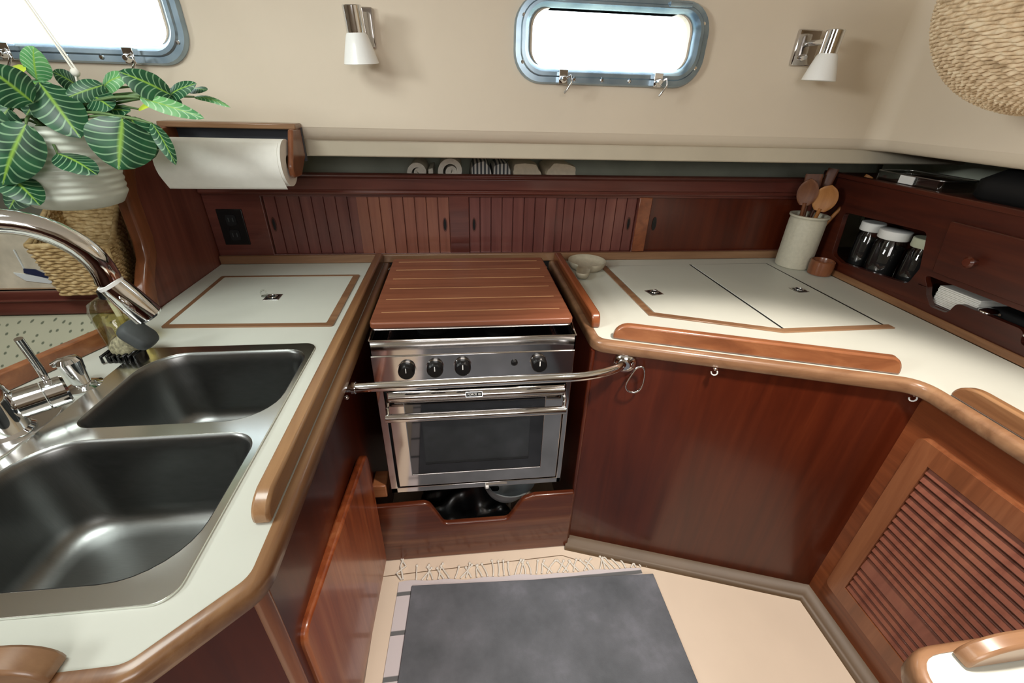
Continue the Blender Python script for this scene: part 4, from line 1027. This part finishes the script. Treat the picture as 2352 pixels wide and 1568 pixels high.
def round_basket():
    C_ = Vector((1.10, .79, 1.572)); R0 = .215
    o = thing('hanging_basket', 'large round woven seagrass basket hanging in the upper right corner', 'basket', (C_.x, C_.y, 1.37))
    def pos(u, v):
        a = 2*pi*u; ph = -pi/2+.12+(pi/2+.25)*v
        r = R0*cos(ph)*(1.0+.0*v)+.02; z = .20*sin(ph)
        return C_+Vector((r*cos(a), r*sin(a), z+.015*cos(a)*v))
    def nr(u, v):
        a = 2*pi*u; ph = -pi/2+.12+(pi/2+.25)*v; return Vector((cos(ph)*cos(a), cos(ph)*sin(a), sin(ph)))
    m = MB(); weave(m, pos, nr, 520, 52, 62, .0055, sub=5); m.build('woven_body', M['rope2'], o, angle=80)
    m = MB().loft([[pos(k/40, v)-nr(k/40, v)*.004 for k in range(40)] for v in [i/12 for i in range(13)]], True, False); m.build('inner_wall', M['rope2'], o, angle=80)
    m = MB().tube([pos(k/60, 1.0) for k in range(60)], .01, 10, closed=True); m.build('rim', M['rope2'], o, angle=70)
    m = MB()
    for k in (0, .25, .5, .75): m.tube([pos(k, 1), C_+Vector((0, 0, .36))], .003, 6)
    m.build('hanging_cords', M['rope2'], o)
round_basket()

# ------------------------------------------------------------------ spoon rest and crock
sr = MB(); rs_ = []
cx, cy = .462, 1.510
outl_ = []
for k in range(72):
    a = 2*pi*k/72; x = .070*cos(a); y = .070*sin(a)
    d = math.atan2(y, x); da = (d-radians(-112)+pi) % (2*pi)-pi
    ext = .085*math.exp(-(da/.24)**4)
    outl_.append((x*(1+ext/.070), y*(1+ext/.070)))
for s_, z in ((.80, 0), (.93, .010), (1.0, .024), (.99, .029), (.94, .028), (.86, .018), (.6, .011), (.02, .010)):
    sgn = 1
    rs_.append([(cx+p[0]*s_+(1-s_)*-.005, cy+p[1]*s_+(1-s_)*-.012, ZC+z+.0005) for p in outl_])
sr.loft(rs_)
tag(sr.build('spoon_rest', M['stone'], angle=60), 'beige stoneware spoon rest on the worktop right of the stove', 'spoon rest')
ck = MB().lathe([(.055, 0), (.061, .004), (.062, .02), (.062, .175), (.060, .183), (.061, .188), (.066, .192), (.066, .198), (.060, .199), (.055, .196), (.055, .02), (.001, .018)], (1.292, 1.503, ZC), n=40, close=False)
tag(ck.build('utensil_crock', M['crock'], angle=50), 'tall cream stoneware crock holding wooden utensils in the corner', 'crock')
def spoon(base, tip, w, kind, lab, mat):
    b = Vector(base); t = Vector(tip); d = (t-b); L = d.length; d.normalize()
    view = (Vector((0, 0, 1.375))-t).normalized(); n = (view-d*view.dot(d)).normalized(); s_ = d.cross(n); m = MB()
    hl = L-(.085 if kind != 'stick' else 0)
    m.tube([b, b+d*hl*.6, b+d*hl], [.006, .006, .007], 10)
    if kind != 'stick':
        rings = []
        for j in range(11):
            u = j/10; c = b+d*(hl-.008+.093*u)
            if kind == 'spoon': ww = w*sin(pi*min(1, u*.93+.07))**.55+.004; dp = .012*sin(pi*u)
            else: ww = w*(.35+.65*min(1, u*2.2)); dp = 0
            if j == 10: ww *= .55 if kind == 'spoon' else 1
            rings.append([c+s_*(ww/2*cos(a))+n*((.004 if sin(a) > 0 else .006)*sin(a)-dp*(1-abs(cos(a)))) for a in [2*pi*k/14 for k in range(14)]])
        m.loft(rings)
    tag(m.build('wooden_utensil', mat, angle=60), lab, 'utensil', 'wooden utensils in the crock')
cb0 = Vector((1.292, 1.503, ZC+.03))
spoon(cb0+Vector((-.02, 0, 0)), (1.245, 1.50, 1.150), .062, 'spoon', 'dark wooden spoon at the left of the crock', M['spoonw_d'])
spoon(cb0, (1.300, 1.46, 1.135), .072, 'spoon', 'broad orange wooden spoon at the front of the crock', M['spoonw'])
spoon(cb0+Vector((-.02, -.02, 0)), (1.44, 1.47, 1.165), .026, 'spatula', 'pale wooden spatula leaning right out of the crock', M['spoonw'])
spoon(cb0+Vector((0, .02, 0)), (1.345, 1.53, 1.180), .034, 'spatula', 'tallest dark wooden spatula at the back of the crock', M['spoonw_d'])
spoon(cb0+Vector((.0, .01, 0)), (1.285, 1.54, 1.160), .055, 'spatula', 'wide dark wooden paddle behind the spoons in the crock', M['spoonw_d'])
wp = MB().lathe([(.030, 0), (.038, .004), (.041, .03), (.040, .052), (.036, .055), (.034, .050), (.034, .012), (.001, .010)], (1.328, 1.405, ZC), n=32, close=False)
tag(wp.build('wooden_pot', M['teak_z'], angle=50), 'small round wooden pot at the foot of the crock', 'pot')

# ------------------------------------------------------------------ right-hand bookshelf lockers
rl = thing('side_lockers', 'dark mahogany locker unit with niches and a drawer behind the right worktop', 'lockers', (1.5, .9, .825))
ho1 = rpoly([(1.445, 1.045), (1.430, .895), (1.375, .880), (1.118, .900), (1.105, .955), (1.135, 1.058)], [.015, .03, .02, .02, .02, .02])
ho2 = rpoly([(1.085, .945), (1.060, .915), (1.050, .893), (1.025, .866), (.975, .868), (.965, .905), (.80, .906), (.792, .872), (.70, .872), (.62, .875), (.60, .945)], [.01, .015, .015, .012, .015, .018, .018, .015, .012, .02, .01])
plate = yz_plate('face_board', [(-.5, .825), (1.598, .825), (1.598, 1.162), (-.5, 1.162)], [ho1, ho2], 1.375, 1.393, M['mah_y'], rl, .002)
MB().box(1.368, 1.376, -.5, 1.598, ZC, .848).build('foot_moulding', M['teak_y'], rl, bevel=.003)
MB().box(1.368, 1.395, -.5, 1.598, 1.150, 1.166).build('top_moulding', M['mah_y'], rl, bevel=.003)
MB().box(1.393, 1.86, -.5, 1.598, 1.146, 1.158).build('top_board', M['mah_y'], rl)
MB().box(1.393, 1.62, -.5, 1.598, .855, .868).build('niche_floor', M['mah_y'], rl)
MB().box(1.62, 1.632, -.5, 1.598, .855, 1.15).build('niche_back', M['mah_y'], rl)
MB().box(1.393, 1.62, 1.090, 1.100, .868, 1.146).build('divider', M['mah_y'], rl)
MB().box(1.393, 1.62, .55, 1.09, .952, .960).build('drawer_floor', M['mah_y'], rl)
dw = MB().prism3([(1.375, y, z) for y, z in rpoly([(1.062, .962), (1.082, 1.105), (.70, 1.105), (.70, .958)], .006)], (-.010, 0, 0)).build('drawer_front', M['mah_y'], rl, bevel=.003)
MB().lathe([(.007, 0), (.007, .012), (.014, .018), (.015, .025), (.010, .031)], (1.365, .968, 1.023), (-1, 0, 0), 24).build('drawer_knob', M['mah'], dw)
def jar(x, y, r, h, lab, lidmat):
    o = thing('spice_jar', lab, 'jar', (x, y, .868), 'jars in the locker niche')
    MB().lathe([(r*.9, 0), (r, .004), (r, h*.8), (r*.8, h*.9), (r*.78, h)], (x, y, .868), n=28).build('glass', M['clear'], o)
    MB().lathe([(r*.85, .003), (r*.93, .006), (r*.93, h*.72)], (x, y, .868), n=28).build('contents', M['matt_black'], o)
    MB().lathe([(r*.98, h*.92), (r*1.02, h*.94), (r*1.02, h+.016), (r*.96, h+.018)], (x, y, .868), n=28).build('lid', lidmat, o, angle=40)
jar(1.45, 1.385, .036, .138, 'dark spice jar with white lid, nearest the crock', M['white'])
jar(1.44, 1.285, .045, .138, 'dark spice jar with the widest white lid, middle of the niche', M['white'])
jar(1.455, 1.185, .038, .138, 'dark spice jar with cream lid at the right of the niche', plain('cream_lid', '#c9ccb4', .4))
npk = MB()
for i in range(12): npk.box(1.405+.001*(i % 3), 1.52, .935+.001*(i % 2), 1.052, .8685+.0045*i, .8725+.0045*i)
tag(npk.build('napkin_stack', M['paper'], bevel=.001), 'stack of white paper napkins in the lower locker niche', 'napkins')
for k, (yy, lab) in enumerate(((.905, 'shiny steel serving spoon lying in the niche beside the napkins'), (.80, 'shiny steel ladle at the right end of the lower niche'))):
    m = MB().tube([(1.41, yy-.02, .905), (1.50, yy+.03, .885)], .004, 10)
    m.sphere((1.405, yy, .893 if k else .905), .022, 10, (1.3, .9, .45))
    tag(m.build('serving_spoon', M['chrome'], angle=60), lab, 'cutlery')
tb = MB().box(1.42, 1.60, .62, .925, .869, .915)
tag(tb.build('black_pouch', M['matt_black'], bevel=.012, seg=3), 'black pouch behind the cutlery in the lower niche', 'pouch')
gd = thing('glass_tray', 'low clear tray with a white tag on top of the side lockers', 'tray', (1.46, 1.30, 1.166))
MB().prism_holes(rrect(1.41, 1.54, 1.19, 1.42, .015), [rrect(1.413, 1.537, 1.193, 1.417, .013)], 1.159, 1.192).build('tray_wall', M['clear'], gd)
MB().tube([(p[0], p[1], 1.192) for p in rrect(1.41, 1.54, 1.19, 1.42, .015)], .002, 6, closed=True).build('tray_rim', M['alum'], gd)
MB().box(1.406, 1.409, 1.275, 1.325, 1.167, 1.190).build('tag', M['white'], gd)
nb_ = MB(); nb_.loft([[(p[0], p[1], z) for p in rrect(1.42+g, 1.68-g, .60+g, 1.13-g, .05, 6)] for g, z in ((.01, 1.159), (0, 1.17), (.0, 1.21), (.03, 1.24), (.08, 1.245))])
tag(nb_.build('black_bag', M['matt_black'], angle=60), 'soft black bag lying on top of the side lockers at far right', 'bag')

# ------------------------------------------------------------------ mat and fringed runner
ru = thing('cotton_runner', 'white fringed cotton runner with grey bands under the grey mat', 'rug', (.15, .4, 0))
rot_ = -.044
def RT(x, y): # runner frame -> world
    return (x*cos(rot_)-y*sin(rot_), x*sin(rot_)+y*cos(rot_))
def rpt(x, y, z): a, b = RT(x-.18, y-.85); return Vector((a+.18, b+.85, z))
m = MB(); n_ = 40
vs = []; 
for j in range(2):
    for i in range(n_+1):
        u = i/n_; x = -.235+u*.800; yy = (.848+.002*sin(u*17)+.002*sin(u*41)+.010*u*u) if j else -.5
        vs.append(rpt(x, yy, .0015+.0015*abs(sin(u*23))))
m.add(vs, [(i, i+1, n_+1+i+1, n_+1+i) for i in range(n_)]); nb0 = len(vs); m.add([v+Vector((0, 0, .0025)) for v in vs], [(i+n_+1, i+n_+2, i+1, i) for i in range(n_)])
ed = list(range(n_+1))+list(range(2*n_+1, n_, -1)); m.f += [(ed[k], ed[(k+1) % len(ed)], ed[(k+1) % len(ed)]+nb0, ed[k]+nb0) for k in range(len(ed))]
m.build('cloth', M['runner'], ru, angle=50)
rn = random.Random(11)
for i in range(44):
    u = (i+.5)/44; x = -.19+u*.785; y0 = .853+.010*u*u; ang = rn.uniform(-.75, .75)*(.6 if .3 < u < .55 else 1); L = rn.uniform(.038, .056)
    p0 = rpt(x, y0-.002, .004); p1 = rpt(x+sin(ang)*L*.5+.003*sin(i), y0+cos(ang)*L*.5, .0055); p2 = rpt(x+sin(ang)*L, y0+cos(ang)*L, .004)
    t_ = MB().tube([p0, p0.lerp(p1, .5)+Vector((.001, 0, .001)), p1, p1.lerp(p2, .6), p2], .0026, 6); t_.sphere(p2, .0046, 6)
    t_.build('tassel', M['cord'], ru, angle=80)
for k, dx in enumerate((-.012, .006)):
    MB().tube([rpt(-.225+dx*.3, .855, .005), rpt(-.235+dx, .875, .008), rpt(-.232-dx, .90, .007), rpt(-.236+dx*.5, .93, .005)], .003, 8).build('tassel', M['cord'], ru, angle=80)
mt = MB().prism3([(-.192, .846, .0065), (.597, .812, .0065), (.600, -.5, .0065), (-.262, -.5, .0065)], (0, 0, .006))
tag(mt.build('floor_mat', M['rug'], bevel=.002), 'large mottled grey mat on the cabin sole in front of the stove', 'mat')

for o in bpy.data.objects:
    if '_o' in o: del o['_o']
